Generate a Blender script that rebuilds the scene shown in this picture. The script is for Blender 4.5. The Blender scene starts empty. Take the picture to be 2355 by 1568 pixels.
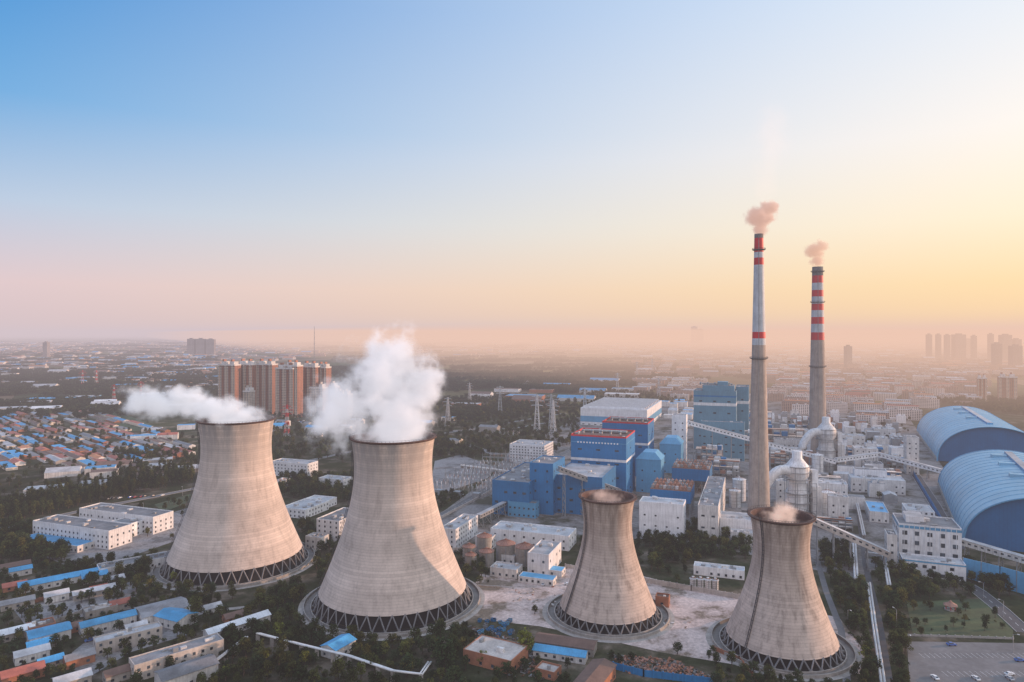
import bpy, math, random
from mathutils import Vector
R=random.Random(11)
F=1570.0; H=160.0; CU=1177.5; HV=765.0
PI=math.pi
scene=bpy.context.scene
COL=scene.collection
def lin(r,g,b,k=1.0):
    def c(x):
        x/=255.0
        return (x/12.92 if x<=.04045 else ((x+.055)/1.055)**2.4)*k
    return (c(r),c(g),c(b),1.0)
# image pixel coordinates projected from the camera to world positions at height z
def at(u,v,z=0.0):
    y=(H-z)*F/(v-HV); return Vector(((u-CU)*y/F,y,z))
# ------------------------------------------------------------ node helpers
class NT:
    def __init__(s,nt): s.nt=nt; s.n=nt.nodes; s.l=nt.links
    def new(s,t,**k):
        n=s.n.new(t)
        for a,b in k.items(): setattr(n,a,b)
        return n
    def set(s,sock,val):
        if isinstance(val,bpy.types.NodeSocket): s.l.new(val,sock)
        else: sock.default_value=val
    def m(s,op,a,b=None,c=None,clamp=False):
        n=s.new('ShaderNodeMath',operation=op); n.use_clamp=clamp
        s.set(n.inputs[0],a)
        if b is not None: s.set(n.inputs[1],b)
        if c is not None: s.set(n.inputs[2],c)
        return n.outputs[0]
    def v(s,op,a,b=None,scale=None):
        n=s.new('ShaderNodeVectorMath',operation=op)
        s.set(n.inputs[0],a)
        if b is not None: s.set(n.inputs[1],b)
        if scale is not None: s.set(n.inputs[3],scale)
        return n.outputs[1] if op in('LENGTH','DOT_PRODUCT') else n.outputs[0]
    def noise(s,vec,scale,detail=4,rough=.55,out=0):
        n=s.new('ShaderNodeTexNoise'); s.set(n.inputs['Vector'],vec)
        n.inputs['Scale'].default_value=scale; n.inputs['Detail'].default_value=detail
        n.inputs['Roughness'].default_value=rough
        return n.outputs[out]
    def mr(s,val,a,b,c,d,smooth=False):
        n=s.new('ShaderNodeMapRange'); n.clamp=True
        if smooth: n.interpolation_type='SMOOTHSTEP'
        s.set(n.inputs[0],val)
        for i,x in enumerate((a,b,c,d)): n.inputs[i+1].default_value=x
        return n.outputs[0]
    def mix(s,f,a,b,bt='MIX'):
        n=s.new('ShaderNodeMix',data_type='RGBA',blend_type=bt)
        s.set(n.inputs[0],f); s.set(n.inputs[6],a); s.set(n.inputs[7],b)
        return n.outputs[2]
    def ramp(s,f,pts,interp='LINEAR'):
        n=s.new('ShaderNodeValToRGB'); cr=n.color_ramp; cr.interpolation=interp
        while len(cr.elements)<len(pts): cr.elements.new(.5)
        for e,(p,c) in zip(cr.elements,pts): e.position=p; e.color=c
        s.set(n.inputs[0],f); return n.outputs[0]
def newmat(name):
    m=bpy.data.materials.new(name); m.use_nodes=True; m.node_tree.nodes.clear()
    t=NT(m.node_tree); o=t.new('ShaderNodeOutputMaterial'); return m,t,o
def mat(name,col,rough=.8,var=.25,scale=.25,metal=0.0,stripe=None,rnd=.12,streak=0.0):
    m,t,o=newmat(name)
    tc=t.new('ShaderNodeTexCoord'); P=tc.outputs['Object']
    n=t.noise(P,scale,6,.65)
    k=t.mr(n,.3,.72,1-var,1+var*.5)
    n2=t.noise(P,scale*9,3,.6)
    k=t.m('MULTIPLY',k,t.mr(n2,.3,.7,1-var*.35,1+var*.25))
    sp=t.new('ShaderNodeSeparateXYZ'); t.l.new(P,sp.inputs[0])
    if streak:
        cb=t.new('ShaderNodeCombineXYZ'); t.l.new(sp.outputs[0],cb.inputs[0]); t.l.new(sp.outputs[1],cb.inputs[1])
        t.l.new(t.m('MULTIPLY',sp.outputs[2],.08),cb.inputs[2])
        k=t.m('MULTIPLY',k,t.mr(t.noise(cb.outputs[0],.9,4),.42,.7,1,1-streak))
    if stripe:
        ax,per,amt=stripe
        c=t.m('ADD',sp.outputs[0],sp.outputs[1]) if ax=='xy' else sp.outputs['xyz'.index(ax)]
        fr=t.m('FRACT',t.m('DIVIDE',c,per))
        k=t.m('MULTIPLY',k,t.mr(fr,.0,.16,1-amt,1.0))
    oi=t.new('ShaderNodeObjectInfo')
    k=t.m('MULTIPLY',k,t.mr(oi.outputs['Random'],0,1,1-rnd,1+rnd))
    c=t.v('SCALE',(col[0],col[1],col[2]),scale=k)
    b=t.new('ShaderNodeBsdfPrincipled'); t.l.new(c,b.inputs['Base Color'])
    b.inputs['Roughness'].default_value=rough; b.inputs['Metallic'].default_value=metal
    t.l.new(b.outputs[0],o.inputs[0]); return m
M={}
def dm(k,*a,**kw): M[k]=mat(k,*a,**kw)
dm('white_paint',(.80,.80,.81),.7,.22,.12,streak=.22)
dm('white_render',(.68,.66,.64),.8,.28,.15,streak=.3)
dm('cream',(.66,.57,.47),.8,.2)
dm('brick_brown',(.34,.155,.10),.85,.2)
dm('brick_red',(.36,.15,.085),.85,.3)
dm('blue_clad',(.010,.17,.40),.5,.2,.06,stripe=('xy',1.6,.12),streak=.16)
dm('blue_clad_light',(.09,.33,.55),.5,.18,.06,stripe=('xy',1.6,.1),streak=.1)
dm('blue_grey_clad',(.12,.27,.37),.55,.18,.06,stripe=('xy',2.2,.1),streak=.15)
dm('blue_roof',(.07,.33,.58),.5,.35,.15,stripe=('y',1.2,.18),rnd=.35)
dm('red_roof',(.40,.12,.08),.75,.3,.2,stripe=('y',1.0,.15),rnd=.25)
dm('orange_roof',(.55,.22,.10),.75,.3,.2,stripe=('y',1.0,.15),rnd=.25)
dm('brown_roof',(.18,.11,.085),.85,.3,.2)
dm('grey_roof',(.23,.23,.24),.85,.45,.12,rnd=.2)
dm('light_roof',(.46,.46,.47),.8,.4,.1,rnd=.2)
dm('white_roof',(.68,.70,.72),.6,.25,.1,stripe=('y',3,.2))
dm('concrete',(.36,.33,.30),.9,.35,.15,streak=.2)
dm('concrete_dark',(.17,.16,.15),.9,.35,.2)
dm('concrete_pale',(.50,.45,.41),.9,.3,.15,streak=.2)
dm('asphalt',(.075,.075,.08),.9,.35,.08)
dm('road_grey',(.16,.155,.155),.9,.35,.05)
dm('kerb',(.38,.36,.34),.9,.2)
dm('marking',(.75,.75,.73),.7,.3,.5)
dm('dark_void',(.005,.006,.008),.95,.2)
dm('leg_concrete',(.22,.215,.22),.9,.3,.2)
dm('steel_grey',(.28,.29,.30),.5,.25,.3,metal=.3)
dm('steel_dark',(.06,.06,.065),.6,.3,.3)
dm('rust',(.24,.10,.055),.85,.4,.3)
dm('red_paint',(.55,.025,.03),.6,.2,.15)
dm('chim_white',(.50,.53,.56),.7,.25,.1,streak=.25)
dm('chim_conc',(.40,.33,.285),.85,.3,.08,streak=.25)
dm('lid_brown',(.34,.17,.12),.7,.35,.3)
dm('tank_white',(.72,.72,.72),.5,.25,.2,streak=.3)
dm('bark',(.07,.05,.035),.95,.3,.6)
dm('tyre',(.02,.02,.02),.9,.1)
dm('pipe_white',(.62,.61,.60),.5,.25,.2)
dm('field_green',(.055,.085,.03),.95,.4,.03)
dm('lawn',(.055,.075,.028),.95,.5,.06)
dm('soil_tan',(.27,.205,.155),.95,.35,.03)
for nm,c in(('car_white',(.7,.7,.7)),('car_black',(.03,.03,.035)),('car_silver',(.4,.41,.43)),('car_red',(.4,.03,.03)),('car_blue',(.04,.12,.4))):
    dm(nm,c,.3,.03)
def glassmat():
    m,t,o=newmat('window_glass'); tc=t.new('ShaderNodeTexCoord')
    w=t.new('ShaderNodeTexWhiteNoise'); 
    q=t.v('SNAP',tc.outputs['Object'],(1.7,1.7,1.5)); t.l.new(q,w.inputs[0])
    k=t.mr(w.outputs[0],0,1,.3,1.9)
    c=t.v('SCALE',(.04,.055,.07),scale=k)
    b=t.new('ShaderNodeBsdfPrincipled'); t.l.new(c,b.inputs['Base Color']); b.inputs['Roughness'].default_value=.2
    t.l.new(b.outputs[0],o.inputs[0]); return m
M['glass']=glassmat()
def farfac(name,col):
    m,t,o=newmat(name); tc=t.new('ShaderNodeTexCoord'); P=tc.outputs['Object']
    sp=t.new('ShaderNodeSeparateXYZ'); t.l.new(P,sp.inputs[0])
    h=t.m('FRACT',t.m('DIVIDE',t.m('ADD',sp.outputs[0],sp.outputs[1]),3.6))
    z=t.m('FRACT',t.m('DIVIDE',sp.outputs[2],3.0))
    a=t.m('MULTIPLY',t.m('GREATER_THAN',h,.45),t.m('GREATER_THAN',z,.45))
    k=t.mr(t.noise(P,.02,5,.6),.3,.7,.65,1.2)
    c=t.v('SCALE',(col[0],col[1],col[2]),scale=k)
    c2=t.mix(a,c,(.06,.065,.08,1))
    b=t.new('ShaderNodeBsdfDiffuse'); t.l.new(c2,b.inputs[0]); t.l.new(b.outputs[0],o.inputs[0]); return m
M['fac_white']=farfac('facade_white',(.66,.60,.57)); M['fac_tan']=farfac('facade_tan',(.42,.30,.25)); M['fac_grey']=farfac('facade_grey',(.28,.25,.25))
def leafmat(name,cols):
    m,t,o=newmat(name); oi=t.new('ShaderNodeObjectInfo'); g=t.new('ShaderNodeNewGeometry')
    c=t.ramp(oi.outputs['Random'],[(i/(len(cols)-1),(*x,1)) for i,x in enumerate(cols)])
    k=t.mr(t.noise(g.outputs['Position'],.35,3,.6),.32,.68,.4,1.6)
    k=t.m('MULTIPLY',k,t.mr(t.noise(g.outputs['Position'],.03,2),.35,.65,.65,1.3))
    c=t.v('SCALE',c,scale=k)
    d=t.new('ShaderNodeBsdfDiffuse'); t.l.new(c,d.inputs[0])
    tr=t.new('ShaderNodeBsdfTranslucent'); t.l.new(c,tr.inputs[0])
    mx=t.new('ShaderNodeMixShader'); mx.inputs[0].default_value=.3
    t.l.new(d.outputs[0],mx.inputs[1]); t.l.new(tr.outputs[0],mx.inputs[2]); t.l.new(mx.outputs[0],o.inputs[0]); return m
M['leaf']=leafmat('foliage',[(.028,.045,.020),(.045,.062,.024),(.032,.05,.027),(.085,.092,.028),(.036,.055,.024),(.115,.105,.03)])
M['leaf_yellow']=leafmat('foliage_autumn',[(.17,.165,.03),(.12,.14,.03)])
M['leaf_far']=leafmat('foliage_woodland',[(.028,.042,.026),(.04,.055,.03),(.032,.046,.028)])
# ------------------------------------------------------------ mesh builder
class MB:
    def __init__(s): s.v=[];s.f=[];s.m=[];s.sm=[];s.mats=[]
    def mi(s,k):
        k=M[k] if isinstance(k,str) else k
        if k not in s.mats: s.mats.append(k)
        return s.mats.index(k)
    def face(s,pts,mt,smooth=False):
        i=len(s.v); s.v.extend(tuple(p) for p in pts); s.f.append(tuple(range(i,i+len(pts)))); s.m.append(s.mi(mt)); s.sm.append(smooth)
    def faces(s,vs,fs,mt,smooth=False):
        i=len(s.v); s.v.extend(tuple(p) for p in vs); k=s.mi(mt)
        for f in fs: s.f.append(tuple(i+j for j in f)); s.m.append(k); s.sm.append(smooth)
    def box(s,x0,x1,y0,y1,z0,z1,mt,top=None,skip='b'):
        V=[(x0,y0,z0),(x1,y0,z0),(x1,y1,z0),(x0,y1,z0),(x0,y0,z1),(x1,y0,z1),(x1,y1,z1),(x0,y1,z1)]
        fs=[(0,1,5,4),(1,2,6,5),(2,3,7,6),(3,0,4,7)]
        if 'b' not in skip: fs.append((3,2,1,0))
        if top is None and 't' not in skip: fs.append((4,5,6,7))
        s.faces(V,fs,mt)
        if top is not None: s.face([V[4],V[5],V[6],V[7]],top)
    def beam(s,p,q,w,mt,h=None):
        p=Vector(p);q=Vector(q);d=q-p
        if d.length<1e-6:return
        d.normalize(); up=Vector((0,0,1)) if abs(d.z)<.95 else Vector((0,1,0))
        a=d.cross(up).normalized()*w/2; b=a.cross(d).normalized()*(h or w)/2
        V=[p-a-b,p+a-b,p+a+b,p-a+b,q-a-b,q+a-b,q+a+b,q-a+b]
        s.faces(V,[(0,1,5,4),(1,2,6,5),(2,3,7,6),(3,0,4,7),(3,2,1,0),(4,5,6,7)],mt)
    def rev(s,prof,n,mt,cx=0,cy=0,smooth=True,cap=False):
        V=[]
        for r,z in prof:
            for i in range(n):
                a=2*PI*i/n; V.append((cx+r*math.cos(a),cy+r*math.sin(a),z))
        base=len(s.v); s.v.extend(V)
        for j in range(len(prof)-1):
            k=s.mi(mt[j] if isinstance(mt,list) else mt)
            for i in range(n):
                i2=(i+1)%n
                s.f.append((base+j*n+i,base+j*n+i2,base+(j+1)*n+i2,base+(j+1)*n+i)); s.m.append(k); s.sm.append(smooth)
        if cap:
            j=len(prof)-1; s.f.append(tuple(base+j*n+i for i in range(n))); s.m.append(s.mi(mt[-1] if isinstance(mt,list) else mt)); s.sm.append(False)
    def cyl(s,x,y,z0,z1,r0,r1,n,mt,cap=True): s.rev([(r0,z0),(r1,z1)],n,mt,x,y,True,cap)
    def tube(s,path,r,mt,n=10):
        path=[Vector(p) for p in path]; rr=r if isinstance(r,list) else [r]*len(path); V=[]
        for i,p in enumerate(path):
            d=(path[min(i+1,len(path)-1)]-path[max(i-1,0)]).normalized()
            up=Vector((0,0,1)) if abs(d.z)<.9 else Vector((0,1,0))
            a=d.cross(up).normalized(); b=a.cross(d).normalized()
            for k in range(n):
                t=2*PI*k/n; V.append(p+a*math.cos(t)*rr[i]+b*math.sin(t)*rr[i])
        fs=[]
        for i in range(len(path)-1):
            for k in range(n):
                k2=(k+1)%n; fs.append((i*n+k,i*n+k2,(i+1)*n+k2,(i+1)*n+k))
        fs.append(tuple(range(n))); fs.append(tuple((len(path)-1)*n+k for k in range(n)))
        s.faces(V,fs,mt,True)
    def mesh(s,name):
        me=bpy.data.meshes.new(name); me.from_pydata(s.v,[],s.f)
        for k in s.mats: me.materials.append(k)
        me.polygons.foreach_set('material_index',s.m); me.polygons.foreach_set('use_smooth',s.sm)
        me.update(); return me
    def obj(s,name,loc=(0,0,0),yaw=0,parent=None):
        return place(s.mesh(name),name,loc,yaw,parent=parent)
def place(me,name,loc=(0,0,0),yaw=0,sc=1.0,parent=None):
    o=bpy.data.objects.new(name,me); COL.objects.link(o); o.location=loc; o.rotation_euler=(0,0,-math.radians(yaw))
    o.scale=(sc,sc,sc) if not isinstance(sc,tuple) else sc
    if parent: o.parent=parent
    return o
FP=[]; FC=[]
def reg(x,y,yaw,w,d): a=math.radians(yaw); FP.append((x,y,math.cos(a),math.sin(a),w,d))
def blocked(x,y,mg=2.0):
    for (cx,cy,r) in FC:
        if (x-cx)**2+(y-cy)**2<(r+mg)**2: return True
    for (px,py,c,s_,w,d) in FP:
        dx=x-px; dy=y-py; a=dx*c-dy*s_; b=dx*s_+dy*c
        if -mg<a<w+mg and -mg<b<d+mg: return True
    return False
def inpoly(x,y,P):
    c=False; j=len(P)-1
    for i in range(len(P)):
        xi,yi=P[i];xj,yj=P[j]
        if (yi>y)!=(yj>y) and x<(xj-xi)*(y-yi)/(yj-yi)+xi: c=not c
        j=i
    return c
def wpoly(px): return [(at(u,v).x,at(u,v).y) for u,v in px]
# ------------------------------------------------------------ buildings
def wq(mb,side,a0,a1,z0,z1,W,D,mt,e=.06):
    if side=='f': p=[(a0,-e,z0),(a1,-e,z0),(a1,-e,z1),(a0,-e,z1)]
    elif side=='b': p=[(a1,D+e,z0),(a0,D+e,z0),(a0,D+e,z1),(a1,D+e,z1)]
    elif side=='r': p=[(W+e,a0,z0),(W+e,a1,z0),(W+e,a1,z1),(W+e,a0,z1)]
    else: p=[(-e,a1,z0),(-e,a0,z0),(-e,a0,z1),(-e,a1,z1)]
    mb.face(p,mt)
def windows(mb,W,D,h,fl=3.4,bay=3.6,ww=1.5,wh=1.5,sides='frlb',z0=0,ribbon=False,sill=True,offset=1.1):
    nf=max(1,int((h-z0)/fl))
    for sd in sides:
        L=W if sd in'fb' else D
        nb=max(1,int((L-1)/bay)); st=L/nb
        for i in range(nf):
            z=z0+i*fl+offset
            if z+wh>h-.6: continue
            if ribbon: wq(mb,sd,.8,L-.8,z,z+wh,W,D,'glass'); continue
            for j in range(nb):
                if R.random()<.06: continue
                c=(j+.5)*st; wq(mb,sd,c-ww/2,c+ww/2,z,z+wh,W,D,'glass')
                if sill: wq(mb,sd,c-ww/2-.15,c+ww/2+.15,z-.18,z-.03,W,D,'kerb',.14)
def shell(mb,W,D,h,wall,roof,par=.8,parmat=None,x0=0,y0=0,z0=0):
    zr=h-par; mb.box(x0,x0+W,y0,y0+D,z0,zr,wall,top=roof)
    if par>0:
        t=.35; pm=parmat or wall
        mb.box(x0,x0+W,y0,y0+t,zr,h,pm); mb.box(x0,x0+W,y0+D-t,y0+D,zr,h,pm)
        mb.box(x0,x0+t,y0+t,y0+D-t,zr,h,pm); mb.box(x0+W-t,x0+W,y0+t,y0+D-t,zr,h,pm)
def clutter(mb,W,D,z,n=5,mt='light_roof'):
    for i in range(n):
        a=R.uniform(1.2,max(1.3,min(W*.18,4)));b=R.uniform(1.2,max(1.3,min(D*.18,4)))
        if W-2-a<1.2 or D-2-b<1.2: continue
        x=R.uniform(1,W-1-a);y=R.uniform(1,D-1-b)
        mb.box(x,x+a,y,y+b,z,z+R.uniform(.6,2.0),R.choice([mt,'steel_grey','white_render']))
def wid(P,ur,yaw):
    a=math.radians(yaw); sx,sy=math.cos(a),-math.sin(a); k=(ur-CU)/F
    return (k*P.y-P.x)/(sx-k*sy)
def bld(name,u,v,ur,h,dep,yaw=20,wall='white_render',roof='grey_roof',win=True,par=.8,parmat=None,stripes=(),cl=5,fn=None,**wk):
    P=at(u,v,h); W=wid(P,ur,yaw); mb=MB(); shell(mb,W,dep,h,wall,roof,par,parmat)
    if win: windows(mb,W,dep,h,**wk)
    for (z0,z1,mt) in stripes:
        for sd in 'frlb': wq(mb,sd,0,W if sd in'fb' else dep,z0,z1,W,dep,mt,.12)
    if cl: clutter(mb,W,dep,h-par,cl)
    if fn: fn(mb,W,dep,h)
    reg(P.x,P.y,yaw,W,dep)
    return mb.obj(name,(P.x,P.y,0),yaw)
def gable_mesh(W,D,h,rise,wall,roof,win=True,oh=.5):
    mb=MB()
    mb.faces([(0,0,0),(W,0,0),(W,D,0),(0,D,0),(0,0,h),(W,0,h),(W,D,h),(0,D,h),(W/2,0,h+rise),(W/2,D,h+rise)],
      [(0,1,5,8,4),(2,3,7,9,6),(1,2,6,5),(3,0,4,7)],wall)
    t=.18; sl=rise/(W/2)
    for sg in(0,1):
        xe=-oh if sg==0 else W+oh; ze=h-oh*sl+.05; zr=h+rise+.05
        A=[(xe,-oh,ze),(W/2,-oh,zr),(W/2,D+oh,zr),(xe,D+oh,ze)]
        B=[(x,y,z+t) for x,y,z in A]
        mb.faces(A+B,[(4,5,6,7),(0,3,2,1),(0,1,5,4),(1,2,6,5),(2,3,7,6),(3,0,4,7)],roof)
    if win: windows(mb,W,D,h+.3,fl=3.2,bay=4.0,ww=1.4,wh=1.3,sides='frl',sill=False,offset=1.0)
    return mb
def gab(name,x,y,yaw,W,D,h,rise=1.6,wall='white_render',roof='blue_roof',win=True):
    reg(x,y,yaw,W,D); return gable_mesh(W,D,h,rise,wall,roof,win).obj(name,(x,y,0),yaw)
def gabp(name,u,v,h,W,D,yaw=30,**k):
    P=at(u,v,h); return gab(name,P.x,P.y,yaw,W,D,h,**k)
# ------------------------------------------------------------ ground
def ground():
    m,t,o=newmat('ground_mat'); g=t.new('ShaderNodeNewGeometry'); P=g.outputs['Position']
    vr=t.new('ShaderNodeVectorRotate'); vr.rotation_type='Z_AXIS'; t.l.new(P,vr.inputs[0]); vr.inputs['Angle'].default_value=.35
    ps=t.v('MULTIPLY',vr.outputs[0],(.0085,.0042,0))
    vo=t.new('ShaderNodeTexVoronoi'); t.l.new(ps,vo.inputs['Vector']); vo.inputs['Scale'].default_value=1
    sp=t.new('ShaderNodeSeparateColor'); t.l.new(vo.outputs['Color'],sp.inputs[0])
    c1=t.ramp(sp.outputs[0],[(0,(.045,.06,.03,1)),(.25,(.06,.075,.035,1)),(.45,(.10,.095,.05,1)),(.62,(.05,.06,.035,1)),(.78,(.17,.13,.09,1)),(.9,(.16,.14,.05,1)),(1,(.05,.065,.03,1))],'CONSTANT')
    near=t.ramp(t.noise(P,.035,6,.6),[(0,(.026,.034,.018,1)),(.46,(.04,.047,.024,1)),(.55,(.075,.068,.045,1)),(.64,(.16,.13,.10,1)),(1,(.24,.20,.16,1))])
    spp=t.new('ShaderNodeSeparateXYZ'); t.l.new(P,spp.inputs[0])
    f=t.mr(spp.outputs[1],1000,1900,0,1)
    c=t.mix(f,near,c1)
    k=t.mr(t.noise(P,.0022,5,.6),.35,.65,.6,1.35)
    k=t.m('MULTIPLY',k,t.mr(t.noise(P,.25,4,.7),.3,.7,.7,1.3))
    c=t.v('SCALE',c,scale=k)
    b=t.new('ShaderNodeBsdfDiffuse'); t.l.new(c,b.inputs[0]); t.l.new(b.outputs[0],o.inputs[0])
    mb=MB(); S=45000; mb.face([(-S,-3000,0),(S,-3000,0),(S,S,0),(-S,S,0)],m); mb.obj('ground')
ground()
def yardmat(name,ca,cb,cc,sc):
    m,t,o=newmat(name); g=t.new('ShaderNodeNewGeometry'); P=g.outputs['Position']
    n=t.noise(P,sc,7,.68); c=t.ramp(n,[(0,(*cc,1)),(.40,(*cc,1)),(.47,(*cb,1)),(.56,(*ca,1)),(1,(*ca,1))])
    c=t.v('SCALE',c,scale=t.mr(t.noise(P,sc*12,4,.7),.3,.7,.65,1.2))
    b=t.new('ShaderNodeBsdfDiffuse'); t.l.new(c,b.inputs[0]); t.l.new(b.outputs[0],o.inputs[0]); return m
M['yard']=yardmat('yard_concrete',(.60,.50,.46),(.46,.375,.34),(.21,.17,.13),.045)
M['plant_floor']=yardmat('plant_paving',(.26,.24,.23),(.18,.165,.155),(.075,.075,.055),.03)
M['plaza']=yardmat('plaza_paving',(.31,.29,.285),(.26,.245,.24),(.17,.16,.155),.05)
def sheet(name,px,z,mt):
    mb=MB(); mb.face([(x,y,z) for x,y in wpoly(px)],mt); return mb.obj(name)
sheet('plant_pavement',[(1000,1190),(1130,1095),(1170,1040),(1330,960),(1600,905),(1950,905),(2090,960),(2200,1120),(2215,1260),(2050,1300),(1960,1330),(1700,1270),(1500,1240),(1330,1235),(1190,1215),(1130,1270),(1010,1270)],.02,'plant_floor')
sheet('yard_pavement',[(1105,1320),(1200,1335),(1330,1300),(1480,1325),(1560,1345),(1720,1380),(1930,1420),(1990,1500),(1980,1550),(1700,1530),(1520,1500),(1390,1470),(1240,1440),(1110,1425),(1060,1400)],.05,'yard')
sheet('plaza_pavement',[(60,1262),(180,1225),(330,1200),(440,1165),(450,1200),(400,1245),(240,1300),(150,1300)],.03,'plaza')
sheet('courtyard_pavement',[(30,1400),(160,1372),(330,1330),(300,1400),(180,1420),(60,1440)],.03,'plaza')
sheet('courtyard_pavement',[(140,1520),(230,1450),(380,1430),(430,1460),(300,1500),(200,1560)],.03,'plaza')
sheet('lawn',[(355,1160),(440,1135),(445,1150),(375,1178)],.05,'lawn')
sheet('lawn',[(2085,1385),(2280,1375),(2330,1450),(2330,1466),(2100,1462)],.05,'lawn')
sheet('lawn',[(170,950),(245,935),(370,985),(300,992)],.05,'field_green')
sheet('switchyard_ground',[(985,1145),(1000,1060),(1060,1045),(1140,1075),(1120,1100)],.05,'plaza')
sheet('car_park',[(2085,1475),(2420,1480),(2440,1600),(2095,1600)],.05,'road_grey')
def road(name,px,w,mt='road_grey',z=.08,kerb=True,dash=False):
    P=[at(u,v) for u,v in px]; mb=MB(); L=[];Rr=[]
    for i,p in enumerate(P):
        d=(P[min(i+1,len(P)-1)]-P[max(i-1,0)]).normalized(); n=Vector((-d.y,d.x,0))
        L.append(p+n*w/2);Rr.append(p-n*w/2)
    for i in range(len(P)-1):
        mb.face([(q.x,q.y,z) for q in (Rr[i],Rr[i+1],L[i+1],L[i])],mt)
        if kerb:
            for S in(L,Rr): mb.beam((S[i].x,S[i].y,z+.02),(S[i+1].x,S[i+1].y,z+.02),.3,'kerb',.25)
        if dash:
            d=P[i+1]-P[i]; n=int(d.length/8); dn=d.normalized(); q=Vector((-dn.y,dn.x,0))*.09
            for k in range(n):
                a=P[i]+dn*(k*8+1); b=a+dn*4
                mb.face([(p.x,p.y,z+.01) for p in (a-q,b-q,b+q,a+q)],'marking')
        dd=P[i+1]-P[i]; yaw=math.degrees(math.atan2(dd.x,dd.y)); reg(L[i].x,L[i].y,yaw,w,dd.length)
    return mb.obj(name)
road('road',[(1000,1195),(1130,1118),(1290,1045),(1420,985)],9,dash=True)
road('road',[(2360,1455),(2300,1400),(2250,1360),(2225,1345)],9,'asphalt',dash=True)
road('road',[(2095,1075),(2150,1160),(2205,1262)],9,'asphalt')
road('road',[(-40,1225),(200,1172),(440,1125),(640,1075),(820,1035),(1000,1000),(1300,950)],8)
road('road',[(560,905),(800,950),(1010,1000),(1140,1045)],10,dash=True)
road('road',[(-30,930),(300,905),(640,880)],12)
road('road',[(1330,960),(1180,985),(1040,990)],7)
road('road',[(360,1175),(430,1250)],6,'plaza')
road('road',[(1500,820),(1800,852),(2080,850),(2400,862)],18,'soil_tan')
road('road',[(1960,965),(2080,900),(2180,850)],10)
road('road',[(1950,1590),(1935,1450),(1900,1360),(1880,1290)],3.5,'road_grey',kerb=False)
road('road',[(2050,1600),(2020,1420),(1990,1300),(1975,1180)],3.5,'asphalt',kerb=False)
road('road',[(20,1400),(160,1385),(330,1345),(420,1345)],4,'concrete',kerb=False)
road('road',[(190,1500),(360,1440),(480,1405),(580,1395)],4,'concrete',kerb=False)
def parking():
    mb=MB(); P=at(2110,1500); 
    for r,(y0) in enumerate((P.y-6,P.y-24,P.y-46)):
        for i in range(22):
            x=P.x+i*2.6; mb.box(x,x+.12,y0,y0+5,.052,.06,'marking')
    mb.obj('parking_markings')
parking()
# ------------------------------------------------------------ cooling towers
streaks_rng={'tower_big':(66,98),'tower_small':(28,66)}
def towermat(name,base,dark,streaks):
    m,t,o=newmat(name); tc=t.new('ShaderNodeTexCoord'); P=tc.outputs['Object']
    sp=t.new('ShaderNodeSeparateXYZ'); t.l.new(P,sp.inputs[0]); z=sp.outputs[2]
    fr=t.m('FRACT',t.m('DIVIDE',z,1.45)); ln=t.mr(t.m('ABSOLUTE',t.m('SUBTRACT',fr,.5)),.38,.5,1,.78)
    fl=t.m('FLOOR',t.m('DIVIDE',z,1.45)); wn=t.new('ShaderNodeTexWhiteNoise'); wn.noise_dimensions='1D'; t.l.new(fl,wn.inputs['W'])
    k=t.m('MULTIPLY',ln,t.mr(wn.outputs[0],0,1,.90,1.06))
    fl2=t.m('FLOOR',t.m('DIVIDE',z,9.0)); wn2=t.new('ShaderNodeTexWhiteNoise'); wn2.noise_dimensions='1D'; t.l.new(fl2,wn2.inputs['W'])
    k=t.m('MULTIPLY',k,t.mr(wn2.outputs[0],0,1,.93,1.04))
    k=t.m('MULTIPLY',k,t.mr(t.noise(P,.05,6,.62),.3,.7,.78,1.12))
    k=t.m('MULTIPLY',k,t.mr(t.noise(P,1.1,4,.7),.3,.7,.90,1.07))
    st=t.v('MULTIPLY',P,(.35,.35,.018)); sn=t.noise(st,1,6,.65)
    k=t.m('MULTIPLY',k,t.mr(sn,.48,.70,1,1-.26*streaks))
    tz=t.mr(z,*streaks_rng[name],0,1)
    st2=t.v('MULTIPLY',P,(.20,.20,.03)); s2=t.noise(st2,1,5,.7)
    top=t.m('MULTIPLY',tz,t.mr(s2,.38,.58,0,1))
    c=t.v('SCALE',base,scale=k)
    c=t.mix(t.m('MULTIPLY',top,.8),c,(*dark,1))
    b=t.new('ShaderNodeBsdfPrincipled'); t.l.new(c,b.inputs['Base Color']); b.inputs['Roughness'].default_value=.92
    b.inputs['Specular IOR Level'].default_value=.2
    bp=t.new('ShaderNodeBump'); bp.inputs['Strength'].default_value=.45; bp.inputs['Distance'].default_value=.12
    t.l.new(ln,bp.inputs['Height']); t.l.new(bp.outputs[0],b.inputs['Normal'])
    t.l.new(b.outputs[0],o.inputs[0]); return m
M['tower_big']=towermat('tower_big',(.58,.485,.42),(.28,.26,.25),.9)
M['tower_small']=towermat('tower_small',(.54,.44,.375),(.18,.13,.105),1.7)
M['rust_inner']=mat('tower_inner',(.12,.06,.045),.9,.5,.15,streak=.4)
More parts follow.
